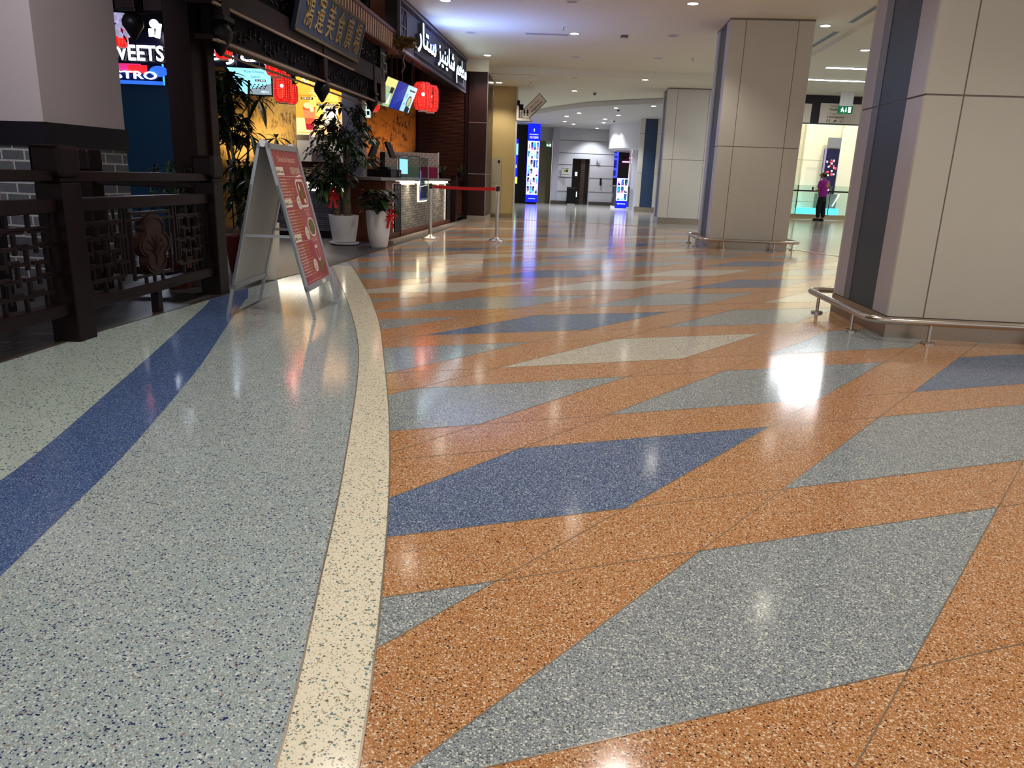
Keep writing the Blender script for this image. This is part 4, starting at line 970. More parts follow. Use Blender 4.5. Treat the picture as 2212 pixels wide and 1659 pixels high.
def mini_pot(label, loc):
    t = thing('potted_plant', label, 'potted plant', loc)
    b = MB(); b.lathe([(.05, 0), (.075, .12), (.065, .12), (.06, .11)], INK, n=16); b.build('pot', t, True)
    b = MB(); rr = random.Random(int(loc[1]*10))
    for k in range(9):
        a = rr.uniform(0, 6.28); r_ = rr.uniform(.05, .14); h = rr.uniform(.1, .25)
        b.add([(.0, 0, .11), (r_*math.cos(a)-.02*math.sin(a), r_*math.sin(a)+.02*math.cos(a), .11+h*.6), (r_*1.3*math.cos(a), r_*1.3*math.sin(a), .11+h), (r_*math.cos(a)+.02*math.sin(a), r_*math.sin(a)-.02*math.cos(a), .11+h*.6)], [(0, 1, 2, 3)], LEAF)
    b.build('leaves', t)
mini_pot('small black potted plant at the far end of the long counter', tuple(KP(18.25, .35, 1.05)))
t = thing('gate_screen', 'low dark lattice gate between counter and slatted wall', 'screen', (kerb_pt(18.35), 18.35, 0), R(-5.73))
b = MB(); b.box((-.16, 0, .07), (-.02, .22, 1.12), DKWOOD); b.build('post', t); b = MB(); b.box((-.14, 1.25, .07), (-.04, 1.38, 1.1), DKWOOD); b.build('post', t)
b = MB(); b.box((-.12, .22, 1.0), (-.06, 1.25, 1.08), DKWOOD); b.box((-.12, .22, .12), (-.06, 1.25, .2), DKWOOD); b.box((-.12, .22, .8), (-.06, 1.25, .84), DKWOOD); b.build('rails', t)
b = MB(); rr = random.Random(5)
for k in range(9): b.box((-.1, .25+k*.11, .2), (-.08, .27+k*.11, .8), REDWOOD)
for k in range(16): y0 = .25+.11*rr.randrange(8); z0 = .25+.06*rr.randrange(9); b.box((-.101, y0, z0), (-.079, y0+.13, z0+.02), REDWOOD)
b.build('lattice', t)
mini_pot('small black potted plant on the dark lattice gate', (kerb_pt(19.3)-.09, 19.3, 1.09))

# dark pillar and gold wall beyond the restaurant
t = thing('dark_pillar', 'tall dark brown panelled pillar between slatted wall and gold wall', 'pillar', (-1.335, 19.8, 0), R(-3))
b = MB(); BW = wood('brown_veneer', (44, 26, 24), (62, 38, 34), .3, (14, 14, 1))
for z0, z1 in ((.15, 1.185), (1.2, 2.425), (2.44, 3.61)): b.box((0, 0, z0), (.47, 1.6, z1), BW)
b.build('veneer_panel', t)
b = MB(); b.box((.01, .01, 1.17), (.46, 1.59, 2.46), STEEL); b.box((.455, -.008, .15), (.475, 0, 3.61), STEELB); b.build('metal_joint', t)
b = MB(); b.box((.0, 0, 0), (.47, 1.6, .15), mat('stone_skirting', (170, 160, 140), .3)); b.build('skirting', t)
w = MB(); w.box((-1.5, 22.3, 0), (-.175, 22.9, 3.72), GOLDWALL); w.box((-.175, 22.28, 0), (-.13, 22.95, 3.72), CLAD); w.box((-1.5, 22.9, 0), (-.13, 23, 3.72), CLAD); w.box((-1.50, 19.75, 3.615), (-.86, 20.79, 3.895), CEIL); w.box((-1.50, 20.83, 3.58), (.33, 23.2, 3.715), CEIL)
struct(w, 'wall_gold')
w = MB(); w.box((-.9, 22.27, 0), (-.175, 22.3, .13), mat('tan_skirt', (150, 128, 84), .4)); struct(w, 'baseboard_gold')
t = thing('service_cabinet', 'flush beige service cabinet door in the gold wall', 'cabinet', (-1.0, 22.23, .1))
b = MB(); b.box((0, 0, 0), (.47, .06, 1.57), mat('cabinet_beige', (178, 168, 140), .4)); b.build('frame', t)
for z0, z1 in ((.03, .85), (.87, 1.54)):
    b = MB(); b.box((.02, -.008, z0), (.38, 0, z1), MATS['cabinet_beige']); b.build('door', t, bevel=.002)
b = MB(); b.box((.36, -.014, 1.43), (.42, -.009, 1.5), INK); b.build('label_plate', t)
for z, l in ((1.3, 'upper'), (.53, 'lower')):
    o = MB().box((-1.02, 22.17, z-.04 if l == 'upper' else z-.06), (-.95, 22.22, z+.1 if l == 'upper' else z+.08), WHITEM).build('wall_socket'); tag(o, l+' white socket box at the edge of the beige cabinet', 'socket')
lamp('SPOT', (0, 0, 0), 40, WARM, tag(bpy.data.objects['service_cabinet']), .05, R(70), .7, (0, .35, -1)).location = (.3, -.75, 3.5)

# ---- lit Arabic fascia sign
t = thing('fascia_sign', 'long black lattice fascia with white glowing Arabic letters above the counter', 'sign', (-2.01, 13.1, 0), R(-5.73))
b = MB(); b.box((-.25, 0, 3.08), (-.06, 6.3, 3.86), mat('sign_void', (22, 22, 30), .6)); b.build('box', t)
b = MB(); FRM = mat('lattice_violet_grey', (92, 88, 108), .4)
b.box((-.05, 0, 3.06), (0, 6.3, 3.1), FRM); b.box((-.05, 0, 3.80), (0, 6.3, 3.84), FRM); b.box((-.05, 0, 3.06), (0, .05, 3.84), FRM); b.box((-.05, 6.25, 3.06), (0, 6.3, 3.84), FRM)
rr = random.Random(2)
for k in range(62):
    y = .08+k*.1
    b.box((-.045, y, 3.1), (-.02, y+.014, 3.18), FRM); b.box((-.045, y+.03, 3.72), (-.02, y+.044, 3.8), FRM)
b.box((-.045, .05, 3.18), (-.02, 6.25, 3.195), FRM); b.box((-.045, .05, 3.71), (-.02, 6.25, 3.725), FRM); b.box((-.046, .55, 3.195), (-.03, 6.25, 3.71), mat('sign_panel', (70, 70, 92), .5))
for a_, c_ in (((.08, 3.2), (.3, 3.7)), ((.3, 3.2), (.1, 3.7)), ((.3, 3.2), (.5, 3.7)), ((.5, 3.2), (.32, 3.7)), ((.08, 3.45), (.5, 3.45)), ((.2, 3.2), (.2, 3.7))):
    b.bar((-.03, a_[0], a_[1]), (-.03, c_[0], c_[1]), .014, .018, FRM)
b.build('lattice', t)
p = Pan((-.03, 0, 3.10), (0, 1, 0), (0, 0, 1)); p.N = Vector((1, 0, 0))
for wd_, u_, h_, w_ in (('ستار', 1.0, .38, 1.55), ('شاينيز', 2.75, .34, 1.75), ('مطعم', 4.72, .34, 1.3)):
    p.b = MB(); p.text(arabic(wd_), u_, .22, h_, mat('letter_return', (70, 72, 80), .5), .0, w=w_, extr=.08, bold=.012); p.text(arabic(wd_), u_, .22, h_, E_ICE, .083, w=w_, bold=.012); p.build('letters', t)
lamp('AREA', (.16, 2.4, 3.3), 36, (.2, .34, 1), t, .2, direction=(1, 0, 1.1), sizey=3.6)
w = MB(); w.add([(-2.08, 12.9, 3.84), (-1.38, 19.85, 3.84), (-1.38, 19.85, 3.9), (-2.08, 12.9, 3.9), (-2.3, 12.9, 3.84), (-1.6, 19.85, 3.84), (-1.6, 19.85, 3.9), (-2.3, 12.9, 3.9)], [(0, 1, 2, 3), (4, 7, 6, 5), (0, 4, 5, 1), (0, 3, 7, 4), (1, 5, 6, 2)], DARKCEIL); struct(w, 'trim_2')

# ================================================================== PAVILION BEAM
def beam_thing(name, label, cat, y0): return thing(name, label, cat, (-2.65+(y0-6.8)*.0815, y0, 0), R(-4.66))
t = beam_thing('pavilion_beam', 'dark carved pavilion beam running above the restaurant entrance', 'beam', 6.9)
b = MB(); b.box((-.22, 0, 2.44), (0, 5.5, 2.66), MAHOG); b.build('upper_rail', t)
b = MB(); b.box((-.18, 0, 2.16), (-.04, 5.5, 2.2), MAHOG); b.box((-.02, 0, 2.145), (.02, 5.5, 2.165), mat('pale_lip', (150, 128, 112), .4)); b.box((-.2, .5, 2.105), (-.17, 5.5, 2.12), MATS['pale_lip']); b.box((-.01, 0, 2.435), (.02, 4.0, 2.455), MATS['pale_lip']); b.build('lower_rail', t)
b = MB(); b.box((-.10, 0, 2.2), (-.06, 5.5, 2.44), mat('carving_back', (6, 6, 14), .7, spec=.1)); b.build('frieze_board', t)
b = MB(); rr = random.Random(11)
for k in range(46):
    y = .1+k*.115; z = 2.3+.05*math.sin(k*1.1)
    b.bar((-.05, y, z), (-.05, y+.07, z+rr.uniform(-.04, .04)), .012, .012, MAHOG); b.bar((-.05, y+.04, z-.03), (-.05, y+.05, z+.06), .012, .012, MAHOG)
b.build('carving', t)
t = beam_thing('pavilion_frieze', 'dark upper frieze of carved fretwork behind the blue signboard', 'beam', 6.9)
b = MB(); b.box((-.3, 0, 2.66), (-.08, 6.2, 3.0), mat('frieze_dark', (12, 9, 15), .8, spec=.1)); b.build('board', t)
b = MB()
for k in range(230):
    y = rr.uniform(.05, 6.1); z = rr.uniform(2.72, 2.94); a = rr.uniform(0, 3.14); b.bar((-.07, y, z), (-.07, y+.08*math.cos(a), z+.05*math.sin(a)), .01, .012, mat('fret', (52, 44, 52), .5))
b.build('fretwork', t)
# tiled eave with striped ends
t = beam_thing('tiled_eave', 'projecting eave with a row of pale striped rafter ends', 'eave', 9.2)
b = MB(); b.box((-.25, 0, 3.28), (.07, 4.1, 3.33), REDWOOD); b.box((-.25, 0, 3.0), (.06, 4.1, 3.03), REDWOOD); b.box((-.25, 0, 3.03), (.04, 4.1, 3.28), DKWOOD); b.build('fascia', t)
for k in range(34):
    y = .05+k*.12
    b = MB(); b.bar((.044, y+.03, 3.28), (.044, y, 3.03), .055, .014, mat('rafter_end', (204, 164, 140), .5), (1, 0, 0)); b.build('rafter_end', t)
# blue sign board
t = beam_thing('signboard', 'tilted blue signboard with gold calligraphy and beaded border', 'sign', 8.65)
tilt = R(14); b = MB()
SB = mat('sign_blue', (40, 52, 84), .5, noise=.25, nscale=3); GOLD = mat('sign_gold', (150, 124, 78), .45, noise=.2)
O_ = Vector((.0, 0, 2.56)); Vv = Vector((math.sin(tilt), 0, math.cos(tilt)))
W_, H_ = 2.35, .52
def sp(u, v, d): return O_+Vector((0, 1, 0))*u+Vv*v+Vector((math.cos(tilt), 0, -math.sin(tilt)))*d
def pbox(b, u0, v0, u1, v1, d0, d1, m):
    vs = [sp(u, v, d) for d in (d0, d1) for u, v in ((u0, v0), (u1, v0), (u1, v1), (u0, v1))]
    b.add(vs, [(0, 3, 2, 1), (4, 5, 6, 7), (0, 1, 5, 4), (1, 2, 6, 5), (2, 3, 7, 6), (3, 0, 4, 7)], m)
pbox(b, 0, 0, W_, H_, 0, .04, SB); b.build('board', t)
b = MB()
for u0, v0, u1, v1 in ((0, 0, W_, .035), (0, H_-.035, W_, H_), (0, 0, .035, H_), (W_-.035, 0, W_, H_)): pbox(b, u0, v0, u1, v1, .0401, .047, mat('border_bronze', (78, 66, 50), .4))
for k in range(78): pbox(b, .01+k*.03, .012, .022+k*.03, .024, .047, .052, GOLD); pbox(b, .01+k*.03, H_-.024, .022+k*.03, H_-.012, .047, .052, GOLD)
b.build('beaded_border', t)
p = Pan(sp(0, 0, .041), (0, 1, 0), Vv); p.N = Vector((math.cos(tilt), 0, -math.sin(tilt)))
for k, ch in enumerate('鴻運美食廣場'): p.text(ch, .2+k*.355, .12, .29, GOLD, .0, w=.24, extr=.01)
p.build('calligraphy', t)
# end block and fret brackets
t = beam_thing('pavilion_end_block', 'dark square block closing the far end of the pavilion beam', 'beam end', 12.1)
b = MB(); b.bbox((-.3, .32, 2.2), (-.02, .62, 3.02), INK, .01); b.build('block', t)
b = MB(); lg = mat('lit_edge', (150, 142, 132), .4)  # pale grey shared by trim, lip and cord
for a_, c_ in (((.34, 2.9), (.6, 2.9)), ((.46, 2.9), (.46, 2.78)), ((.46, 2.7), (.46, 2.55)), ((.46, 2.78), (.62, 2.78)), ((.62, 2.78), (.62, 2.66)), ((.46, 2.66), (.62, 2.66))): b.bar((-.01, a_[0], a_[1]), (-.01, c_[0], c_[1]), .012, .014, lg)
b.build('meander_trim', t)
# hanging finials
def finial(label, y, z, s=1.0, x=None):
    t = thing('hanging_finial', label, 'finial', ((-2.65+(y-6.8)*.0815 if x is None else x)-.05, y, z), R(-4.66), 'carved hanging finials')
    b = MB(); b.bbox((-.075*s, -.075*s, .17*s), (.075*s, .075*s, .62*s), MAHOG, .006); b.build('post', t)
    b = MB(); b.bbox((-.1*s, -.1*s, .13*s), (.1*s, .1*s, .17*s), INK, .005); b.build('collar', t)
    b = MB(); b.lathe([(.01, -.15*s), (.03*s, -.13*s), (.07*s, -.06*s), (.11*s, .0), (.115*s, .05*s), (.09*s, .1*s), (.06*s, .13*s)], INK, n=20); b.build('bulb', t, True)
finial('largest carved finial hanging beside the brown pavilion post', 7.1, 2.2, 1.0)
finial('carved finial hanging before the orange drinks poster', 9.75, 2.05, .85)
finial('carved finial hanging at the far end of the beam, by the triple screen', 12.0, 2.13, .85)
finial('carved finial hanging in the gap left of the brown post', 8.2, 2.45, .9, x=at(302, 100, 8.2).x)
# main brown posts
t = thing('pavilion_post', 'thick dark brown square post rising behind the fence', 'post', (-3.08, 7.3, 0), R(-4.66))
b = MB(); b.bbox((-.12, -.12, .15), (.12, .12, 3.85), MAHOG, .008); b.build('shaft', t)
b = MB(); b.bbox((-.18, -.18, 0), (.18, .18, .15), mat('grey_plinth', (110, 106, 100), .6), .01); b.build('plinth', t)
t = thing('pavilion_post', 'shaded half width brown post just right of the thick one', 'post', (-2.96, 7.47, 0), R(-4.66))
b = MB(); b.bbox((-.055, -.07, 0), (.055, .07, 3.3), DKWOOD, .006); b.build('shaft', t)
t = beam_thing('corner_beam', 'dark stepped beam end on the brown post near the top edge', 'beam end', 6.6)
b = MB(); b.box((-.35, 0, 2.62), (.0, .32, 2.95), MAHOG); b.box((-.3, .32, 2.5), (-.02, .42, 2.62), MAHOG); b.build('block', t)
b = MB(); b.box((-.3, .3, 2.48), (.02, .45, 2.5), lg); b.build('lip', t)
t = thing('cross_beam', 'dark cross beam behind the brown post, near the top edge', 'beam', (-6.5, 8.3, 2.62))
b = MB(); b.box((0, 0, 0), (3.3, .18, .5), MAHOG); b.build('beam', t)
# track spotlights
def spotlight(label, px, y, z, power):
    g = at(*px, y); t = thing('track_spotlight', label, 'spotlight', (g.x, y, g.z), 0, 'black spotlights by the eave')
    b = MB(); b.lathe([(.075, 0), (.08, .16), (.03, .17)], INK, n=20); b.build('housing', t, True)
    b = MB(); b.cyl((0, 0, .16), (0, 0, 3.86-g.z), .012, INK); b.build('stem', t)
    b = MB(); b.lathe([(.06, -.001), (.01, -.001)], E_LAMP, n=16, caps=False); b.build('lens', t)
    if power: lamp('SPOT', (0, 0, -.02), power, WARM, t, .05, R(80), .6, (0, .2, -1))
spotlight('black ceiling spotlight above the striped eave ends', (789, 20), 13, 0, 20)
spotlight('black ceiling spotlight left of the Arabic fascia', (858, 75), 13.8, 0, 15)
# knotted wood ornament on the fascia
t = thing('driftwood_ornament', 'knotted brown branch ornament hanging at the near end of the fascia sign', 'ornament', at(872, 92, 13.0))
b = MB(); rr = random.Random(8); br = mat('branch_brown', (96, 72, 34), .7)
for k in range(9):
    pts = [(rr.uniform(-.2, .2), rr.uniform(-.12, .12), rr.uniform(-.1, .1)) for _ in range(5)]; b.tube(pts, .022, br, 6)
b.build('branch', t, True)
b = MB(); b.tube([(0, 0, -.05), (.03, 0, -.15), (-.01, 0, -.25), (.02, 0, -.35), (-.03, 0, -.45)], .008, lg, 6); b.build('cord', t)

# ================================================================== SWEETS KIOSK (left back)
t = thing('dessert_kiosk', 'dark blue kiosk wall with lit white SWEETS sign behind the brown post', 'kiosk', (0, 13.8, 0))
b = MB(); b.box((-8.5, .0, 0), (-5.72, .5, 2.44), mat('kiosk_blue', (40, 110, 170), .45)); b.build('blue_wall', t)
x0 = at(252, 140, 13.8).x; x1 = at(357, 160, 13.8).x
b = MB(); b.box((-8.5, -.06, 2.44), (x1+.02, -.02, 2.78), mat('gloss_navy', (16, 26, 80), .05)); b.build('glossy_panel', t)
p = Pan((0, -.061, 0), (1, 0, 0), (0, 0, 1))
p.rect(x0-.5, 2.44, x1, 2.5, emis('edge_blue', (40, 90, 190), .8)); p.rect(x1-.02, 2.44, x1+.01, 2.78, emis('edge_cyan', (60, 150, 240), 1.2))
p.rect(x0-.3, 2.66, x0+.45, 2.77, emis('panel_magenta', (190, 40, 110), .7)); p.rect(x0+.22, 2.62, x0+.55, 2.75, emis('panel_red', (220, 30, 40), .8), .002); p.disc(x1-.08, 2.66, .16, .09, emis('edge_blue', (40, 90, 190), .8), .002)  # lantern and sign reflections in the glossy panel, painted as glowing shapes
p.text('BISTRO', x1-.12, 2.53, .12, E_WHITE, .004, w=.95, align='r', extr=.02)
p.build('panel_print', t)
b = MB(); b.box((-8.5, -.02, 2.78), (-4.1, .02, 3.3), mat('fascia_navy', (14, 16, 44), .3)); b.build('fascia', t)
p = Pan((0, -.021, 0), (1, 0, 0), (0, 0, 1))
xs1 = at(357, 115, 13.8).x
p.text('SWEETS', xs1, 2.83, .235, MATS['letter_return'] if 'letter_return' in MATS else E_WHITE, 0, w=1.08, align='r', extr=.04); p.text('SWEETS', xs1, 2.83, .235, E_WHITE, .042, w=1.08, align='r', bold=.02); p.build('letters', t); p.b = MB()
xa = at(436, 112, 13.8).x; xb = at(600, 150, 13.8).x
p.text(arabic('بيت وحﻻ'), xa, 2.88, .185, MATS['letter_return'], 0, w=xb-xa, extr=.04); p.text(arabic('بيت وحﻻ'), xa, 2.88, .185, E_WHITE, .042, w=xb-xa, bold=.02)
p.build('letters', t)
lamp('AREA', (-6.6, -.2, 2.95), 10, (.7, .8, 1), t, 1.2, direction=(0, -1, 0), sizey=.2)
lamp('AREA', (-4.9, -.2, 2.95), 10, (.7, .8, 1), t, 1.2, direction=(0, -1, 0), sizey=.2)
# round logo sign above
g = at(332, 62, 13.5)
t = thing('hanging_emblem', 'small white glowing emblem hanging above the SWEETS letters', 'sign', (g.x, 13.5, g.z))
b = MB(); b.sphere((0, .02, .08), .08, emis('emblem_glow', (190, 190, 245), .9), (1, .3, .9)); b.build('cup', t)
b = MB(); b.box((-.09, 0, -.12), (-.01, .03, .0), E_WHITE); b.bar((.05, 0, -.14), (.1, 0, .08), .03, .07, E_WHITE); b.build('stem', t)
b = MB(); b.cyl((0, .02, .19), (0, .02, 3.86-g.z), .006, INK); b.build('cable', t)
g = at(262, 30, 12.5)
t = thing('white_blossom', 'pale lilac artificial blossom branch hanging beside the white column', 'blossom', (g.x, 12.5, g.z))
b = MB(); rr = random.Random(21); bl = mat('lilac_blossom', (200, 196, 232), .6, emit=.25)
for k in range(70): b.sphere((rr.uniform(-.14, .12), rr.uniform(-.06, .06), rr.uniform(-.3, .3)), .045, bl, n=6)
b.build('petals', t); b = MB(); b.tube([(0, 0, .6), (.02, 0, .2), (-.03, 0, -.2), (.05, 0, -.4)], .012, BLACK, 6); b.build('branch', t)

# ---- lanterns
def lantern_mat():
    m = bpy.data.materials.new('lantern_red'); m.use_nodes = True; nt = m.node_tree; L = nt.links; b = nt.nodes['Principled BSDF']
    tc = nt.nodes.new('ShaderNodeTexCoord'); v = nt.nodes.new('ShaderNodeTexVoronoi'); v.inputs['Scale'].default_value = 38; v.inputs['Randomness'].default_value = .15
    L.new(tc.outputs['Object'], v.inputs['Vector']); rp = nt.nodes.new('ShaderNodeValToRGB'); cr = rp.color_ramp
    cr.elements[0].position = .22; cr.elements[0].color = srgb(255, 110, 80); cr.elements[1].position = .42; cr.elements[1].color = srgb(190, 14, 16)
    L.new(v.outputs['Distance'], rp.inputs[0]); L.new(rp.outputs[0], b.inputs['Emission Color']); b.inputs['Emission Strength'].default_value = .55
    b.inputs['Base Color'].default_value = srgb(170, 14, 16); return m
LAN = lantern_mat()
def lantern(label, loc, s=1.0, writing=None):
    t = thing('red_lantern', label, 'lantern', loc, 0, 'red paper lanterns')
    b = MB(); b.lathe([(.07*s, -.25*s), (.13*s, -.24*s), (.165*s, -.18*s), (.17*s, 0), (.165*s, .18*s), (.13*s, .24*s), (.07*s, .25*s)], LAN, n=20); b.build('shade', t, True)
    b = MB(); b.lathe([(.09*s, -.275*s), (.09*s, -.25*s), (.07*s, -.25*s)], WHITEM, n=20); b.build('rim', t, True)
    b = MB(); b.cyl((0, 0, .25*s), (0, 0, max(.3, 3.86-loc[2])), .005, INK); b.build('cord', t)
    b = MB(); b.sphere((.03*s, -.165*s, .02*s), .028*s, E_LAMP, n=10); b.build('bulb', t)
    if writing:
        p = Pan((-.03, -.176*s, .14), (1, 0, 0), (0, 0, 1))
        for k, ch in enumerate(writing): p.text(ch, .055, -k*.085, .055, INK, .0)
        p.build('writing', t)
    lamp('POINT', (0, -.3*s, -.1), .7, (1, .2, .12), t, .1)
lantern('red lantern under the far end of the Arabic fascia, nearer of the pair', tuple(at(913, 208, 15)))
lantern('red lantern with black writing, farther of the pair under the fascia', tuple(at(929, 213, 15.8)), 1.0, '紅運齊天')
lantern('red lantern hanging left of the orange drinks poster', tuple(at(611, 190, 12.2)), .82)
lantern('red lantern just behind the one left of the drinks poster', tuple(at(630, 203, 13.0)), .6)
lantern('red lantern cut by the beam, left of the green garland', tuple(at(595, 130, 11.5)), .86)
lantern('red lantern behind the largest hanging finial', tuple(at(482, 98, 11.5)), .72)
lantern('red lantern beside the green drinks poster', tuple(at(805, 216, 15.8)), .85)
lantern('red lantern above the letter W at the white column', tuple(at(262, 81, 12.8)), .58)
# garland
t = thing('ivy_garland', 'green artificial ivy garland above the gold mural', 'garland', (0, 13.6, 0))
b = MB(); rr = random.Random(31); a = at(560, 165, 13.6); c = at(636, 162, 13.6)
for k in range(420):
    u = rr.random(); q = Vector((a.x+(c.x-a.x)*u, rr.uniform(-.12, .12), 2.62+rr.uniform(-.16, .14))); d = Vector((rr.uniform(-1, 1), rr.uniform(-1, 1), rr.uniform(-1, 1))).normalized()*.05; e = d.orthogonal()*.7
    b.poly([q-d, q+e*.8, q+d, q-e*.8], LEAFY if k % 4 == 0 else LEAF)
b.build('foliage', t)
b = MB(); b.tube([(a.x-.2, 0, 2.66), ((a.x+c.x)/2, 0, 2.63), (c.x+.1, 0, 2.66)], .012, BLACK, 6); b.build('vine', t)
# menu screen "Raw Cheese Latte"
a = at(500, 148, 12.5)
t = thing('menu_screen', 'light blue hanging menu screen reading Raw Cheese Latte', 'screen', (at(492, 178, 12.5).x, 12.5, 2.24), R(6))
b = MB(); b.bbox((-.02, .01, -.02), (.68, .06, .40), INK, .006); b.build('housing', t)
b = MB(); b.cyl((.15, .04, .4), (.15, .04, 1.62), .01, INK); b.cyl((.5, .04, .4), (.5, .04, 1.62), .01, INK); b.build('bracket', t)
p = Pan((0, .008, 0), (1, 0, 0), (0, 0, 1)); p.rect(0, 0, .66, .38, emis('screen_aqua', (120, 196, 230), 1.1), 0)
tk = emis('screen_ink', (24, 50, 60), .1)
p.text('Raw Cheese', .26, .315, .04, tk, w=.3); p.text('Latte', .36, .245, .04, tk, w=.13); p.rect(.42, .19, .58, .225, tk); p.text('芝士拿铁', .43, .197, .02, EW, .002, w=.14)
p.pg([(.3, .07), (.66, .17), (.66, 0), (.3, 0)], emis('screen_grey', (120, 140, 150), .7)); p.text('AED16', .5, .03, .03, EW, .003, w=.12)
for k in range(14): p.disc(.33+.02*k, .12+.03*math.sin(k*2.1), .012, .012, tk, .002, 8)
p.build('display', t)
# triple menu screens
A_ = at(838, 165, 13.0); B_ = at(903, 192, 14.75); C_ = at(817, 217, 12.95)
Uv = (B_-A_).normalized(); Wt = (B_-A_).length; Dn = Vector((-.17, -.02, -.43))
for k, kind in enumerate(('yellow green drinks menu, nearest', 'dark blue abstract picture, middle', 'pale blue food menu, farthest')):
    O_ = A_+Uv*(k*Wt/3)+Dn; w_ = Wt/3-.02; Vn = (-Dn).normalized(); H_ = Dn.length
    t = thing('hanging_screen', 'tilted hanging screen showing a '+kind+' of three', 'screen', O_, 0, 'three tilted menu screens')
    p = Pan((0, 0, 0), Uv, Vn); N = p.N
    b = MB()
    vs = [p.p(u, v, d) for d in (-.05, -.003) for u, v in ((-.01, -.01), (w_+.01, -.01), (w_+.01, H_+.01), (-.01, H_+.01))]
    b.add(vs, [(0, 3, 2, 1), (4, 5, 6, 7), (0, 1, 5, 4), (1, 2, 6, 5), (2, 3, 7, 6), (3, 0, 4, 7)], INK); b.build('housing', t)
    b = MB(); q = p.p(w_/2, H_, -.03); b.cyl(q, (q.x, q.y, 3.86-O_.z), .012, INK); b.build('hanger', t)
    if k == 0:
        p.rect(0, 0, w_, H_, emis('scr_a', (150, 176, 130), .5), 0); p.rect(0, H_*.7, w_, H_, emis('scr_b', (206, 206, 130), .5)); p.rect(.04, .08, w_*.5, H_*.4, emis('scr_c', (120, 170, 220), .55)); p.pg([(w_*.6, .05), (w_*.85, .05), (w_*.75, H_*.5)], EW); p.rect(w_*.6, H_*.5, w_*.9, H_*.72, tk)
    elif k == 1:
        p.rect(0, 0, w_, H_, emis('scr_d', (14, 34, 120), .7), 0)
        for j in range(5): p.pg([(0, .02+.04*j), (w_, H_*.5+.05*j), (w_, H_*.51+.05*j)], emis('scr_e', (70, 130, 230), 1.0), .001+j*.0003)
    else:
        p.rect(0, 0, w_, H_, emis('scr_f', (150, 200, 226), .55), 0); p.disc(w_*.6, H_*.4, w_*.22, H_*.24, tk); p.disc(w_*.6, H_*.4, w_*.17, H_*.18, MATS['scr_a'], .002); p.rect(w_*.45, .0, w_*.9, H_*.2, tk, .0015); p.disc(w_*.2, H_*.6, w_*.1, H_*.1, MATS['scr_c'], .002); p.rect(w_*.3, H_*.8, w_*.9, H_*.86, tk, .002); p.rect(w_*.1, H_*.25, w_*.3, H_*.33, MATS['scr_c'], .002)
    p.build('display', t)
# green drinks poster beside pillar
g = at(781, 255, 14.9)
t = thing('drinks_poster', 'narrow green and white poster right of the slate pillar', 'poster', (g.x, 14.9, g.z))
b = MB(); b.box((0, .0, 0), (.18, .03, .6), WHITEM); b.build('panel', t)
p = Pan((0, -.001, 0), (1, 0, 0), (0, 0, 1)); p.rect(.01, .35, .17, .59, emis('poster_green', (90, 150, 80), .7), 0); p.rect(.01, .01, .17, .35, emis('poster_mint', (190, 214, 200), .7), 0)
for k in range(3):
    for j in range(2): p.rect(.03+j*.07, .06+k*.1, .08+j*.07, .13+k*.1, tk, .001)
p.build('print', t); b = MB(); b.cyl((.14, .015, .62), (.14, .015, 3.86-g.z), .008, INK); b.build('hanger', t)
for x, y, pw, d, w in ((-3.85, 13.9, 110, (0, .45, -1), 'lighting the white dispenser wall'), (-2.6, 17.0, 30, (0, .5, -1), 'over the tills')):  # the first lamp is added to brighten the dispenser wall
    t = thing('downlight', 'small round lamp in the dark restaurant ceiling, '+w, 'ceiling light', (x, y, 3.86), 0, 'restaurant ceiling lamps')
    b = MB(); b.lathe([(.07, 0), (.07, -.01), (.05, -.012)], INK, n=20, caps=False); b.build('trim_ring', t, True)
    b = MB(); b.lathe([(.05, -.006), (.001, -.006)], E_LAMP, n=16, caps=False); b.build('lens', t)
    lamp('SPOT', (0, 0, -.03), pw, (1, .9, .76), t, .05, R(70), .7, d)
# restaurant inside light (warm wall washers)
for x, y, z, pw, d in ((-6.2, 14.3, 1.55, 8, (0, .8, .25)), (-5.35, 14.3, 1.45, 9, (0, .8, .3)), (-4.75, 14.3, 1.6, 8, (0, .8, .2))):
    t = thing('wall_washer', 'small warm uplighter at the foot of the gold mural', 'wall light', (x, y, z-.3), 0, 'warm uplighters before the gold mural')
    b = MB(); b.lathe([(.03, 0), (.05, .06), (.05, .1)], INK, n=16); b.build('housing', t, True)
    b = MB(); b.cyl((0, .02, 0), (0, .02, -(z-.3)), .012, INK); b.build('stem', t)
    lamp('SPOT', (0, 0, .3), pw, (1, .72, .32), t, .05, R(120), .8, d)
for x, y in ((-4.2, 19.2), (-3.4, 19.2)):
    t = thing('wall_washer', 'small warm lamp lighting the orange mural from below', 'wall light', (x, y, 1.35), 0, 'warm lamps below the orange mural')
    b = MB(); b.lathe([(.03, 0), (.05, .06), (.05, .1)], INK, n=16); b.build('housing', t, True)
    b = MB(); b.cyl((0, 0, 0), (0, 0, -1.35), .012, INK); b.build('stem', t)
    lamp('SPOT', (0, 0, .15), 9, (1, .66, .34), t, .05, R(120), .8, (0, .6, .6))

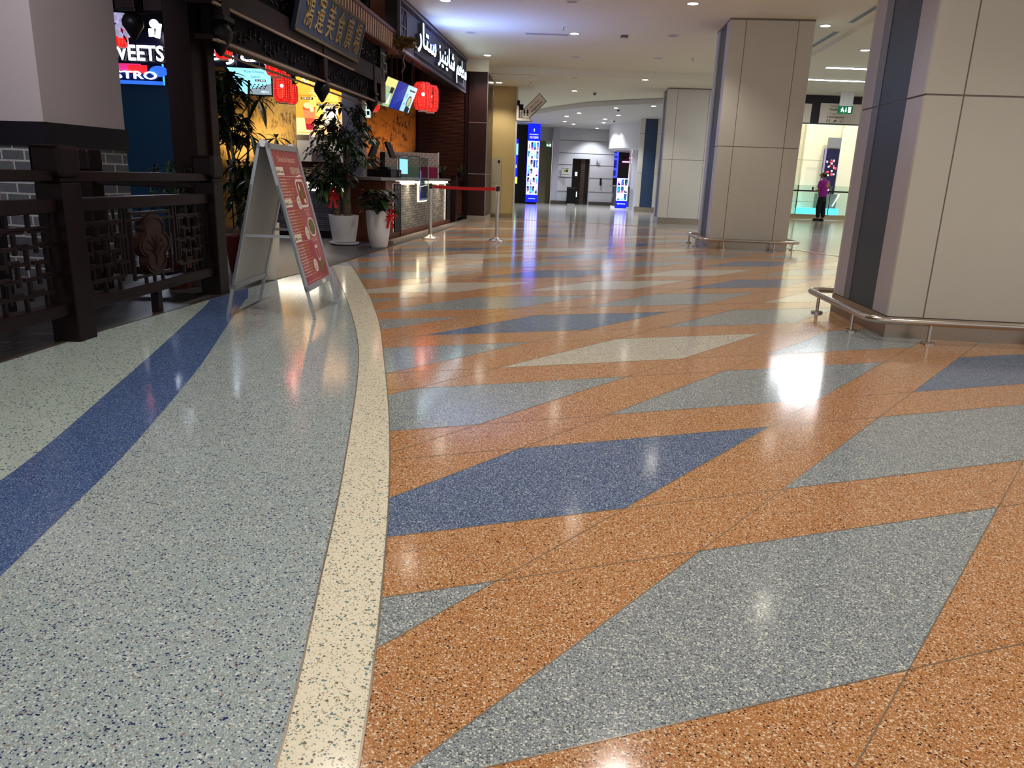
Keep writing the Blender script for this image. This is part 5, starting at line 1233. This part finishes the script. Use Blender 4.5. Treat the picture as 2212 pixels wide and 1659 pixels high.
# ================================================================== LEFT COLUMN WITH BRICK BASE
t = thing('brick_column', 'white plastered column with grey brick base at the left edge', 'column', (-4.38, 7.2, 0), R(-11))
b = MB(); b.box((-1.6, .0, 1.45), (0, 1.08, 3.86), PLASTER); b.build('shaft', t)
b = MB(); b.box((-1.62, -.02, 1.24), (.02, 1.10, 1.45), mat('carved_band', (15, 11, 22), .6, noise=.5, nscale=40)); b.build('carved_band', t)
b = MB(); b.box((-1.6, .0, 0), (0, 1.08, 1.24), BRICK); b.build('brick_base', t)
b = MB(); b.box((-.62, -.03, 0), (-.57, 0, 1.46), mat('conduit', (150, 146, 146), .5)); b.build('conduit', t)
o = MB(); p = Pan((-.9, -.012, 1.62), (1, 0, 0), (0, 0, 1)); p.rect(0, 0, .36, .75, mat('poster_crimson', (150, 24, 50), .5), .0); p.rect(0, 0, .36, .2, mat('poster_ochre', (150, 100, 60), .5), .001)
M_ = Matrix.Translation(t.location) @ Matrix.Rotation(R(-11), 4, 'Z')
bd = MB().box((-.9, -.011, 1.62), (-.54, -.001, 2.37), MATS['poster_crimson'])
pt = thing('wall_poster', 'crimson poster on the white column, cut by the left edge', 'poster', t.location, R(-11))
bd.build('backing', pt); p.build('print', pt)
t = thing('track_spotlight', 'ceiling spotlight washing the white plastered column, above the frame', 'spotlight', (-3.9, 4.6, 3.7), 0, 'spotlights on the white column')
b = MB(); b.lathe([(.06, 0), (.065, .15), (.02, .16)], INK, n=18); b.build('housing', t, True)
lamp('SPOT', (0, 0, -.03), 130, (.9, .84, 1), t, .06, R(62), .7, (-.25, 1.0, -.62))  # unseen lamp, added to brighten the column plaster
# blue background panels on left (kiosk return wall) and table
t = thing('dining_table', 'orange wooden table top glimpsed through the left fence', 'table', (-4.6, 5.3, 0), R(-4))
b = MB(); b.bbox((-.9, -.35, .72), (.9, .35, .76), mat('table_orange', (190, 118, 66), .4), .008); b.build('tabletop', t)
for sx in (-.8, .8):
    for sy in (-.28, .28): b = MB(); b.box((sx-.03, sy-.03, 0), (sx+.03, sy+.03, .72), INK); b.build('leg', t)

# ================================================================== FENCE
FW = wood('fence_wood', (19, 8, 12), (31, 15, 19), .42, (6, 6, 6), 0); MEDM = wood('medallion_wood', (36, 20, 19), (52, 31, 28), .4, (4, 4, 4), 0)
def fpost(label, x, y, H=1.2):
    t = thing('fence_post', label, 'post', (x, y, 0), R(-4.2), 'dark carved fence posts')
    b = MB(); b.bbox((-.09, -.09, 0), (.09, .09, H-.22), FW, .008); b.build('shaft', t)
    b = MB(); b.bbox((-.07, -.07, H-.22), (.07, .07, H-.19), FW, .004); b.bbox((-.1, -.1, H-.19), (.1, .1, H-.0), FW, .025); b.build('cap', t)
def fpanel(label, p, q, med=True, seed=1, detail=True):
    p = Vector(p); q = Vector(q); d = q-p; Lh = d.length; t = thing('fence', label, 'fence', (p.x, p.y, 0), math.atan2(d.y, d.x), 'fretwork fence panels')
    L0, L1 = .09, Lh-.09
    b = MB(); b.bbox((L0, -.04, .985), (L1, .04, 1.05), FW, .008); b.build('handrail', t)
    b = MB(); b.bbox((L0, -.04, .80), (L1, .04, .885), FW, .008); b.build('middle_rail', t)
    b = MB(); b.bbox((L0, -.045, .17), (L1, .045, .25), FW, .008); b.build('bottom_rail', t)
    b = MB(); b.box(((L0+L1)/2-.03, -.03, 0), ((L0+L1)/2+.03, .03, .17), FW); b.build('foot', t)
    b = MB(); T = .022
    z0, z1 = .25, .80
    def hb(x0, x1, z): b.box((x0, -T/2, z-T/2), (x1, T/2, z+T/2), FW)
    def vb(x, za, zb): b.box((x-T/2, -T/2+.001, za), (x+T/2, T/2-.001, zb), FW)
    cx = (L0+L1)/2; hw = .27 if med else 0
    if med:
        vb(cx-hw, z0+.03, z1-.03); vb(cx+hw, z0+.03, z1-.03); hb(cx-hw, cx+hw, z1-.04); hb(cx-hw, cx+hw, z0+.05)
        vb(cx-hw-.07, z0+.1, z1); vb(cx+hw+.07, z0+.1, z1); hb(cx-hw-.07, cx+hw+.07, z1-.085)
        for k in (-.12, 0, .12): vb(cx+k, z0, z0+.06)
    for sg in (-1, 1):
        xa = cx+sg*(hw+.07) if med else cx; xb = (L1 if sg > 0 else L0); lo, hi = min(xa, xb), max(xa, xb); Wd = hi-lo
        nx = max(4, int(round(Wd/.085))); nz = 6; gx = Wd/nx; gz = (z1-z0)/nz; rr = random.Random(seed+sg)
        # border frame
        hb(lo+gx*.6, hi-gx*.6, z1-gz*.9); hb(lo+gx*.6, hi-gx*.6, z0+gz*.9); vb(lo+gx*.6, z0+gz*.9, z1-gz*.9); vb(hi-gx*.6, z0+gz*.9, z1-gz*.9)
        for k in range(nx): vb(lo+gx*(k+.5), z0, z0+gz*.9) if k % 2 else vb(lo+gx*(k+.5), z1-gz*.9, z1)
        for i in range(nx-1):
            for j in range(1, nz-1):
                x = lo+gx*(i+1); z = z0+gz*(j+.5)
                if (i+j) % 2 == 0:
                    vb(x, z-gz*.95, z+gz*.55); hb(x-gx*.5, x+gx*.95, z+gz*.45)
                elif rr.random() < .6: hb(x-gx*.9, x+gx*.2, z-gz*.4)
    b.build('lattice', t)
    if med:
        # quatrefoil medallion
        pts = []; cz = (z0+z1)/2
        for k in range(64):
            a = 2*math.pi*k/64; ca, sa = math.cos(a), math.sin(a); best = 0
            for ex, ez, er in ((.065, 0, .085), (-.065, 0, .085), (0, .125, .1), (0, -.125, .1), (0, 0, .125)):
                dp = ex*ca+ez*sa; q_ = dp*dp-(ex*ex+ez*ez-er*er)
                if q_ > 0: best = max(best, dp+math.sqrt(q_))
            pts.append((cx+best*ca*1.5, cz+best*sa))
        b = MB(); Mx = Matrix(((1, 0, 0, 0), (0, 0, 1, 0), (0, 1, 0, 0), (0, 0, 0, 1)))
        b.prism(pts, -.03, .03, MEDM, Mx)
        inner = [(cx+(x-cx)*.86, cz+(z-cz)*.88) for x, z in pts]
        o = b.build('medallion', t)
        b = MB()
        ring = [(x, -.032, z) for x, z in inner]; b.tube(ring+[ring[0]], .006, MEDM, 6)
        for a in (-60, -35, -12, 12, 35, 60):
            h = .13+.03*math.cos(R(a)); b.tube([(cx, -.031, cz-.09), (cx+math.sin(R(a))*h*.5, -.035, cz-.09+math.cos(R(a))*h*.7), (cx+math.sin(R(a))*h, -.031, cz-.09+math.cos(R(a))*h*.9)], .004, MEDM, 5)
            b.sphere((cx+math.sin(R(a))*h, -.032, cz-.09+math.cos(R(a))*h*.95), .014, MEDM, (1, .4, 1), n=8)
        b.tube([(cx, -.031, cz-.16), (cx, -.035, cz-.09)], .008, MEDM, 5)
        ring = [(x, .032, z) for x, z in inner]; b.tube(ring+[ring[0]], .006, MEDM, 6)
        b.build('carving', o)
F0, F1, F2 = (-2.96, 2.62), (-2.83, 4.72), (-2.72, 6.75)
fpost('nearer big fence post, left of the oval medallion', *F1)
fpost('far fence post beside the folding menu board', *F2)
fpost('shadowed inner fence post behind the front fence', -3.78, 6.75, 1.22)
fpost('fence post nearest the viewer, out at the left', *F0)
fpanel('front fence panel with carved oval medallion', F1, F2, True, 3)
fpanel('front fence panel cut by the left edge of the frame', F0, F1, True, 8)
t = thing('inner_railing', 'dark inner railing running back from the far fence post', 'railing', (-3.7, 6.75, 0))
b = MB(); b.bbox((.0, -.03, .92), (.9, .03, .97), FW, .006); b.build('handrail', t)
b = MB(); b.bbox((.0, -.03, .76), (.9, .03, .8), FW, .006); b.bbox((.0, -.03, .15), (.9, .03, .22), FW, .006); b.build('lower_rail', t)
b = MB()
for k in range(7): b.box((.1+k*.12, -.01, .22), (.12+k*.12, .01, .76), FW)
b.build('baluster_row', t)

# ================================================================== MENU BOARD (A-frame)
t = thing('menu_board', 'aluminium A-frame board with red restaurant menu standing on the floor', 'sign', (-1.875, 6.05, 0), R(.5))
HW, DX, HT = .39, .335, 1.285
def leaf(sx):
    A0 = Vector((sx*.025, 0, HT)); F_ = Vector((sx*DX, 0, 0)); dn = (F_-A0); Lg = dn.length; dn.normalize(); nrm = Vector((sx*-dn.z if False else 0, 0, 0))
    nrm = Vector((dn.z*-sx, 0, dn.x*sx)).normalized()
    if nrm.x*sx < 0: nrm = -nrm
    Uax = Vector((0, 1, 0)) if sx > 0 else Vector((0, -1, 0))
    return A0, dn, Lg, nrm, Uax
for sx, nm in ((1, 'front'), (-1, 'rear')):
    A0, dn, Lg, nr, Ua = leaf(sx); bot = Lg*.835
    b = MB()
    for sd in (-1, 1):
        p0 = A0+Ua*(sd*(HW-.018)); b.bar(p0, p0+dn*bot, .036, .026, ALU, nr)
    b.bar(A0-Ua*HW+dn*.02, A0+Ua*HW+dn*.02, .045, .026, ALU, nr); b.bar(A0-Ua*HW+dn*(bot-.02), A0+Ua*HW+dn*(bot-.02), .045, .026, ALU, nr)
    fo = b.build('frame', t, bevel=.003)
    for sd in (-1, 1):
        p0 = A0+Ua*(sd*(HW-.012)); b = MB(); b.bar(p0+dn*(.3), p0+dn*(Lg-.004), .024, .02, ALU, nr); lg_ = b.build('leg', t)
    b = MB(); c0 = A0+dn*.04; c1 = A0+dn*(bot-.04)
    vs = [c0-Ua*(HW-.03), c0+Ua*(HW-.03), c1+Ua*(HW-.03), c1-Ua*(HW-.03)]
    vs = [v+nr*.002 for v in vs]+[v-nr*.004 for v in vs]
    b.add(vs, [(0, 1, 2, 3), (7, 6, 5, 4), (0, 4, 5, 1), (1, 5, 6, 2), (2, 6, 7, 3), (3, 7, 4, 0)], mat('back_panel', (184, 184, 182), .4)); b.build('back_panel', t)
    # print
    PW, PH = 2*(HW-.036), bot-.085
    O_ = c1-Ua*(HW-.036)-dn*.003+nr*.004; O_ = A0+dn*(.0425+PH)-Ua*(HW-.036)+nr*.004
    RED = mat('poster_red', (168, 44, 50), .35, coat=.3); CRM = mat('poster_text_cream', (240, 214, 190), .5); YEL = mat('poster_text_yellow', (226, 160, 70), .5); BK = mat('poster_text_black', (30, 24, 24), .5); PWH = mat('poster_white', (236, 226, 206), .45)
    p = Pan(O_, Ua, -dn); p.N = nr; p.rect(0, 0, PW, PH, RED, 0)
    p.text('Chinese Star Restaurant', PW*.5, PH-.085, .045, CRM, .001, w=.46, align='c')
    p.text('鴻運美食廣場', PW*.73, PH-.175, .045, PWH, .001, w=.27, align='c')
    rr = random.Random(4)
    def dashes(v, n, uw):
        for k in range(n):
            vv = v-k*.0235; u = .035
            p.disc(u-.012, vv+.006, .003, .003, CRM, .001, 8)
            end = uw*rr.uniform(.75, 1)
            while u < end:
                l = rr.uniform(.02, .045); m = CRM if u < uw*.5 else YEL; x = u
                while x < min(u+l, end):
                    hgt = rr.choice((.009, .009, .013)); p.rect(x, vv, x+.0045, vv+hgt, m, .001); p.rect(x, vv+(0 if rr.random() < .5 else .006), x+.008, vv+.003+(0 if rr.random() < .5 else .004), m, .0012); x += .0095
                u += l+.01
    for lab, vtop, n in (('Combo A menu', PH-.185, 7), ('Combo B menu', PH-.425, 9), ('Combo C menu', PH-.69, 0)):
        p.rect(.0, vtop, .2, vtop+.06, PWH, .001); p.text(lab[:7], .012, vtop+.015, .03, BK, .002, w=.1); p.text(lab[8:], .125, vtop+.015, .022, BK, .002, w=.06)
    p.rect(.0, PH-.196, PW, PH-.193, CRM, .001); p.rect(.2, PH-.695, PW*.9, PH-.693, CRM, .0008)
    dashes(PH-.222, 8, .36); dashes(PH-.458, 9, .38); dashes(PH-.722, 11, .40)
    FOOD = mat('food_green', (110, 104, 52), .5, noise=.8, nscale=60); FOOD2 = mat('food_red', (150, 60, 40), .5, noise=.9, nscale=60); PLT = mat('plate_white', (228, 222, 210), .4)
    def oct_(u0, v0, u1, v1, c, m, d): p.pg([(u0+c, v0), (u1-c, v0), (u1, v0+c), (u1, v1-c), (u1-c, v1), (u0+c, v1), (u0, v1-c), (u0, v0+c)], m, d)
    oct_(.42, PH-.44, .66, PH-.215, .03, PLT, .001); oct_(.44, PH-.42, .64, PH-.235, .02, FOOD2, .0015); p.disc(.54, PH-.33, .05, .045, FOOD, .002); p.disc(.50, PH-.28, .02, .03, PLT, .002); p.disc(.58, PH-.39, .03, .02, PLT, .002)
    p.text('Braised beef', .55, PH-.465, .016, CRM, .001, w=.15, align='c'); p.text('noodle', .55, PH-.488, .016, CRM, .001, w=.08, align='c'); p.text('牛肉面', .55, PH-.512, .018, CRM, .001, align='c')
    p.disc(.57, PH-.60, .105, .08, PLT, .001); p.disc(.57, PH-.60, .088, .065, FOOD, .0015)
    p.text('Chow mein', .56, PH-.715, .015, CRM, .001, w=.15, align='c')
    for v in (.40, .64, .90):
        if PH-v > .03: 
            p.disc(.39, PH-v, .055, .052, PLT, .002); p.text('ONLY', .39, PH-v+.015, .014, BK, .003, w=.05, align='c'); p.text('25', .39, PH-v-.03, .03, RED, .003, w=.06, align='c')
    p.pg([(.49, PH-.75), (.57, PH-.745), (.585, PH-.87), (.56, PH-.89), (.52, PH-.87)], PLT, .0012); p.pg([(.505, PH-.775), (.565, PH-.77), (.575, PH-.855), (.53, PH-.86)], FOOD2, .0016)
    p.disc(.58, .09, .07, .06, FOOD, .0012); p.disc(.64, .06, .04, .05, FOOD2, .0016); p.rect(.02, .015, .45, .018, CRM, .001)
    p.build('menu_poster', t, label='red printed menu poster' if sx > 0 else None)
    b = MB(); q = A0+dn*(bot-.02)+nr*.0145; b.bar(q+Ua*.06, q+Ua*.17, .03, .002, PWH, nr); b.build('sticker', t)  # white sticker on the lower frame bar
b = MB(); b.bar((-.17, -HW+.03, .62), (.17, -HW+.03, .62), .012, .02, ALU); b.build('spreader_bar', t)
b = MB(); b.bar((-.17, HW-.03, .62), (.17, HW-.03, .62), .012, .02, ALU); b.build('spreader_bar', t)
b = MB()
for y in (-HW+.03, HW-.03): b.cyl((0, y-.03, HT+.0), (0, y+.03, HT+.0), .026, CHROME)
b.build('hinge', t, True)

# ================================================================== PLANTS
def leaflet(b, o, d, L, W, m, droop=.5):
    o = Vector(o); d = Vector(d).normalized(); sd = d.cross(Vector((0, 0, 1)))
    if sd.length < .05: sd = Vector((1, 0, 0))
    sd.normalize(); up = sd.cross(d)
    a = []; prof = ((0, .08), (.22, .75), (.5, 1), (.78, .7), (1, .02))
    for t_, w_ in prof:
        c = o+d*(L*t_)-Vector((0, 0, 1))*(droop*L*t_*t_)
        a.append((c-sd*(W*w_/2)+up*(W*.12*w_), c, c+sd*(W*w_/2)+up*(W*.12*w_)))
    vs = [q for r_ in a for q in r_]; fs = []
    for k in range(4): fs += [(k*3, k*3+1, k*3+4, k*3+3), (k*3+1, k*3+2, k*3+5, k*3+4)]
    b.add(vs, fs, m)
def palmate(b, c, axis, n, L, W, m, rr, droop=.6):
    axis = Vector(axis).normalized(); a = axis.orthogonal().normalized(); e = axis.cross(a)
    ph = rr.uniform(0, 6.28)
    for k in range(n):
        t_ = ph+2*math.pi*k/n; d = (a*math.cos(t_)+e*math.sin(t_))*1.0+axis*rr.uniform(.05, .35)
        leaflet(b, c, d, L*rr.uniform(.75, 1.1), W*rr.uniform(.85, 1.1), m, droop)
def pot(t, prof, name='pot', m=WHITE, soil=None):
    b = MB(); b.lathe(prof, m, n=40, caps=False); b.poly([(prof[0][0]*math.cos(2*math.pi*k/40), prof[0][0]*math.sin(2*math.pi*k/40), prof[0][1]) for k in range(39, -1, -1)], m); b.build(name, t, True)
    b = MB(); r_, z = soil; b.lathe([(r_, z), (.01, z+.01)], SOIL, n=24, caps=False); b.build('soil', t)
def bow(t, c, s, seed=0):
    b = MB(); rr = random.Random(seed)
    for k in range(7):
        a = 2*math.pi*k/7+rr.uniform(-.2, .2); d = Vector((math.cos(a), -.3, math.sin(a))); c = Vector(c)
        p1 = c+d*s; sd = Vector((-math.sin(a), 0, math.cos(a)))*s*.35
        b.add([c, p1-sd+Vector((0, -.02, 0)), p1+d*s*.15, p1+sd+Vector((0, .02, 0))], [(0, 1, 2, 3)], REDRIB)
    for sg in (-1, 1): b.add([c+Vector((-.01, 0, 0)), c+Vector((.015, 0, 0)), c+Vector((sg*s*.5+.02, -.01, -s*2.2)), c+Vector((sg*s*.5-.03, -.01, -s*2.1))], [(0, 1, 2, 3)], REDRIB)
    b.sphere(c, s*.3, REDRIB, n=8); b.build('red_ribbon', t, True, 'red ribbon bow')
# money tree
t = thing('potted_tree', 'tall money tree in a wide white pot beside the lit stone counter', 'potted plant', (-2.74, 12.0, 0))
pot(t, [(.15, .045), (.18, .06), (.21, .25), (.23, .42), (.235, .46), (.215, .46), (.21, .42)], soil=(.21, .41))
b = MB(); b.lathe([(.18, 0), (.23, .02), (.235, .045), (.1, .045)], WHITE, n=36); b.build('saucer', t, True)
rr = random.Random(42)
b = MB(); b.tube([(.06, 0, .4), (.05, .01, .7), (.07, 0, 1.0), (.06, 0, 1.3), (.03, 0, 1.6)], .05, TRUNK, 12, [.065, .055, .048, .04, .025]); b.build('trunk', t, True)
b = MB(); b.tube([(-.11, .02, .4), (-.1, 0, .62), (-.08, 0, .82), (-.06, 0, 1.0)], .05, TRUNK, 12, [.06, .05, .045, .03]); b.build('trunk', t, True)
b = MB(); b2 = MB()
for k in range(150):
    z = rr.uniform(.9, 2.08); lim = .16+.36*math.sin(min(1, max(0, (z-.75)/1.45))*math.pi)**.7; a = rr.uniform(0, 6.28); r_ = lim*rr.uniform(.3, 1)**.7
    if z < 1.2: cx_ = -.22
    else: cx_ = .02
    c = Vector((cx_+r_*math.cos(a), r_*math.sin(a)*.9, z))
    m = LEAF if rr.random() < .5 else LEAFD
    palmate(b, c, (math.cos(a)*.6, math.sin(a)*.6, .8), rr.choice((5, 6, 7)), .15, .058, m, rr, .42)
    if k % 3 == 0: b2.tube([(.04, 0, max(.9, z-.35)), (c.x*.5, c.y*.5, z-.12), tuple(c)], .006, LEAFD, 5)
for k in range(22):
    a = rr.uniform(0, 6.28); c = Vector((-.16+.2*math.cos(a), .2*math.sin(a), rr.uniform(.72, .98))); palmate(b, c, (math.cos(a), math.sin(a), .4), 5, .13, .05, LEAFY if k % 3 == 0 else LEAF, rr, .8)
b.build('foliage', t); b2.build('twigs', t)
bow(t, (-.13, -.12, .78), .1, 1)
b = MB(); b.tube([(.06+.07*math.cos(a_/10*6.28), .07*math.sin(a_/10*6.28), 1.05+.01*(a_ % 2)) for a_ in range(11)], .02, REDRIB, 8); b.build('ribbon_band', t)
# peace lily
def lily(t, z0, R0, n, seed, m1, m2, lift=.3, L=.3):
    rr = random.Random(seed); b = MB(); b2 = MB()
    for k in range(n):
        a = rr.uniform(0, 6.28); el = rr.uniform(.1, 1.3); r_ = rr.uniform(.3, 1)*R0
        h = lift*math.sin(el); base = Vector((.04*math.cos(a), .04*math.sin(a), z0)); tip = Vector((r_*math.cos(a)*math.cos(el*.6), r_*math.sin(a)*math.cos(el*.6), z0+h))
        b2.tube([base, (base+tip)/2+Vector((0, 0, .06)), tip], .005, LEAFD, 5)
        leaflet(b, tip, (math.cos(a), math.sin(a), rr.uniform(-.1, .8)), L*rr.uniform(.7, 1.1), L*.42, m1 if rr.random() < .6 else m2, rr.uniform(.3, .9))
    b.build('foliage', t); b2.build('stems', t)
t = thing('potted_lily', 'broad-leaved plant in a tall white tapering pot at the counter corner', 'potted plant', (-2.15, 11.75, 0))
pot(t, [(.12, .0), (.135, .02), (.165, .2), (.185, .42), (.19, .56), (.175, .56), (.17, .52)], soil=(.17, .5))
lily(t, .52, .22, 60, 3, LEAFD, LEAF, .34, .26)
bow(t, (.2, -.1, .5), .09, 3)
# tall pot behind the board
t = thing('potted_lily', 'dark leafy plant in a tall cream pot behind the folding menu board', 'potted plant', (-2.58, 7.75, 0))
pot(t, [(.09, .0), (.1, .015), (.125, .2), (.14, .42), (.145, .58), (.13, .58), (.125, .54)], m=mat('pot_cream', (214, 206, 196), .35), soil=(.125, .53))
lily(t, .55, .16, 40, 12, LEAFD, LEAFD, .45, .22)
bow(t, (-.02, -.16, .48), .09, 5)
# schefflera
t = thing('umbrella_tree', 'very tall dark umbrella tree rising behind the far fence post', 'potted plant', (-3.0, 8.3, 0))
pot(t, [(.14, .0), (.16, .02), (.2, .4), (.19, .4), (.18, .37)], m=mat('pot_brown', (92, 24, 24), .4), soil=(.18, .36))
b = MB()
for dx, dy in ((-.03, 0), (.05, .03), (0, -.05)): b.tube([(dx, dy, .36), (dx*1.5-.02, dy, .9), (dx*3-.05, dy*2, 1.5), (dx*4-.08, dy*3, 2.0)], .014, TRUNK, 8)
b.build('trunk', t, True)
b = MB(); b2 = MB(); rr = random.Random(77)
for k in range(64):
    z = rr.uniform(1.35, 2.05); a = rr.uniform(0, 6.28); r_ = rr.uniform(.03, .24); c = Vector((-.1+r_*math.cos(a), r_*math.sin(a), z))
    palmate(b, c, (math.cos(a)*.5, math.sin(a)*.5, .8), 7, .17, .06, LEAFD, rr, .4); b2.tube([(-.05, 0, z-.2), tuple(c)], .005, LEAFD, 5)
for c, n in (((.25, 0, 1.80), 7), ((.42, -.05, 1.42), 6), ((.18, -.1, 1.45), 6), ((.30, .05, 1.2), 6), ((.12, -.15, 1.12), 7)):
    palmate(b, Vector(c), (.4, -.5, .5), n, .22, .06, LEAFD, rr, .7); b2.tube([(-.02, 0, c[2]-.25), (c[0]*.6, c[1]*.6, c[2]-.02), c], .006, LEAFD, 5)
for k in range(40):
    a = rr.uniform(0, 6.28); r_ = rr.uniform(.05, .26); c = Vector((.12+r_*math.cos(a), r_*math.sin(a)*.7, rr.uniform(.55, 1.15))); palmate(b, c, (math.cos(a), math.sin(a), .4), 6, .16, .055, LEAFD, rr, .4)
b.build('foliage', t); b2.build('twigs', t)
t = thing('shrub', 'small leafy shrub behind the fence handrail by the brown post', 'potted plant', (-3.15, 7.0, 0))
pot(t, [(.1, .0), (.13, .3), (.12, .3), (.115, .27)], m=mat('pot_brown', (92, 24, 24), .4), soil=(.115, .26))
b = MB(); b2 = MB()
for k in range(26):
    a = rr.uniform(0, 6.28); r_ = rr.uniform(.02, .2); c = Vector((r_*math.cos(a), r_*math.sin(a), rr.uniform(.75, 1.12))); palmate(b, c, (math.cos(a), math.sin(a), .6), 6, .09, .03, LEAF, rr, .3); b2.tube([(0, 0, .27), (c.x*.4, c.y*.4, .7), tuple(c)], .004, LEAFD, 5)
b.build('foliage', t); b2.build('stems', t)

# ================================================================== BARRIER POSTS
def stanchion(label, x, y, belt=None):
    t = thing('barrier_post', label, 'barrier post', (x, y, 0), 0, 'steel barrier posts')
    b = MB(); b.lathe([(.165, 0), (.165, .015), (.14, .03), (.06, .05), (.033, .075)], STEEL, n=36); b.build('base', t, True)
    b = MB(); b.cyl((0, 0, .07), (0, 0, .88), .032, STEEL, n=24); b.build('pole', t, True)
    b = MB(); b.cyl((0, 0, .88), (0, 0, .965), .036, mat('post_head', (40, 38, 40), .35), n=24); b.cyl((0, 0, .965), (0, 0, .975), .03, STEEL, n=24); b.build('head', t, True)
    return t
s1 = stanchion('steel barrier post nearer the counter, left end of the red belt', -1.59, 13.85)
s2 = stanchion('steel barrier post in the open hall, right end of the red belt', -.38, 13.78)
t = thing('belt_barrier', 'red retractable belt stretched between the two steel posts', 'belt', (-1.59, 13.85, .9))
b = MB(); N_ = 12; vs = []
for k in range(N_+1):
    u = k/N_; x = .045+u*(1.21-.09); y = -.07*u; z = .02-.012*math.sin(u*math.pi)
    vs += [(x, y-.001, z-.03), (x, y-.001, z+.025), (x, y+.001, z+.025), (x, y+.001, z-.03)]
b.add(vs, [(k*4+i, (k+1)*4+i, (k+1)*4+(i+1) % 4, k*4+(i+1) % 4) for k in range(N_) for i in range(4)]+[(0, 1, 2, 3), (N_*4+3, N_*4+2, N_*4+1, N_*4)], mat('belt_red', (212, 28, 34), .5)); b.build('belt', t)
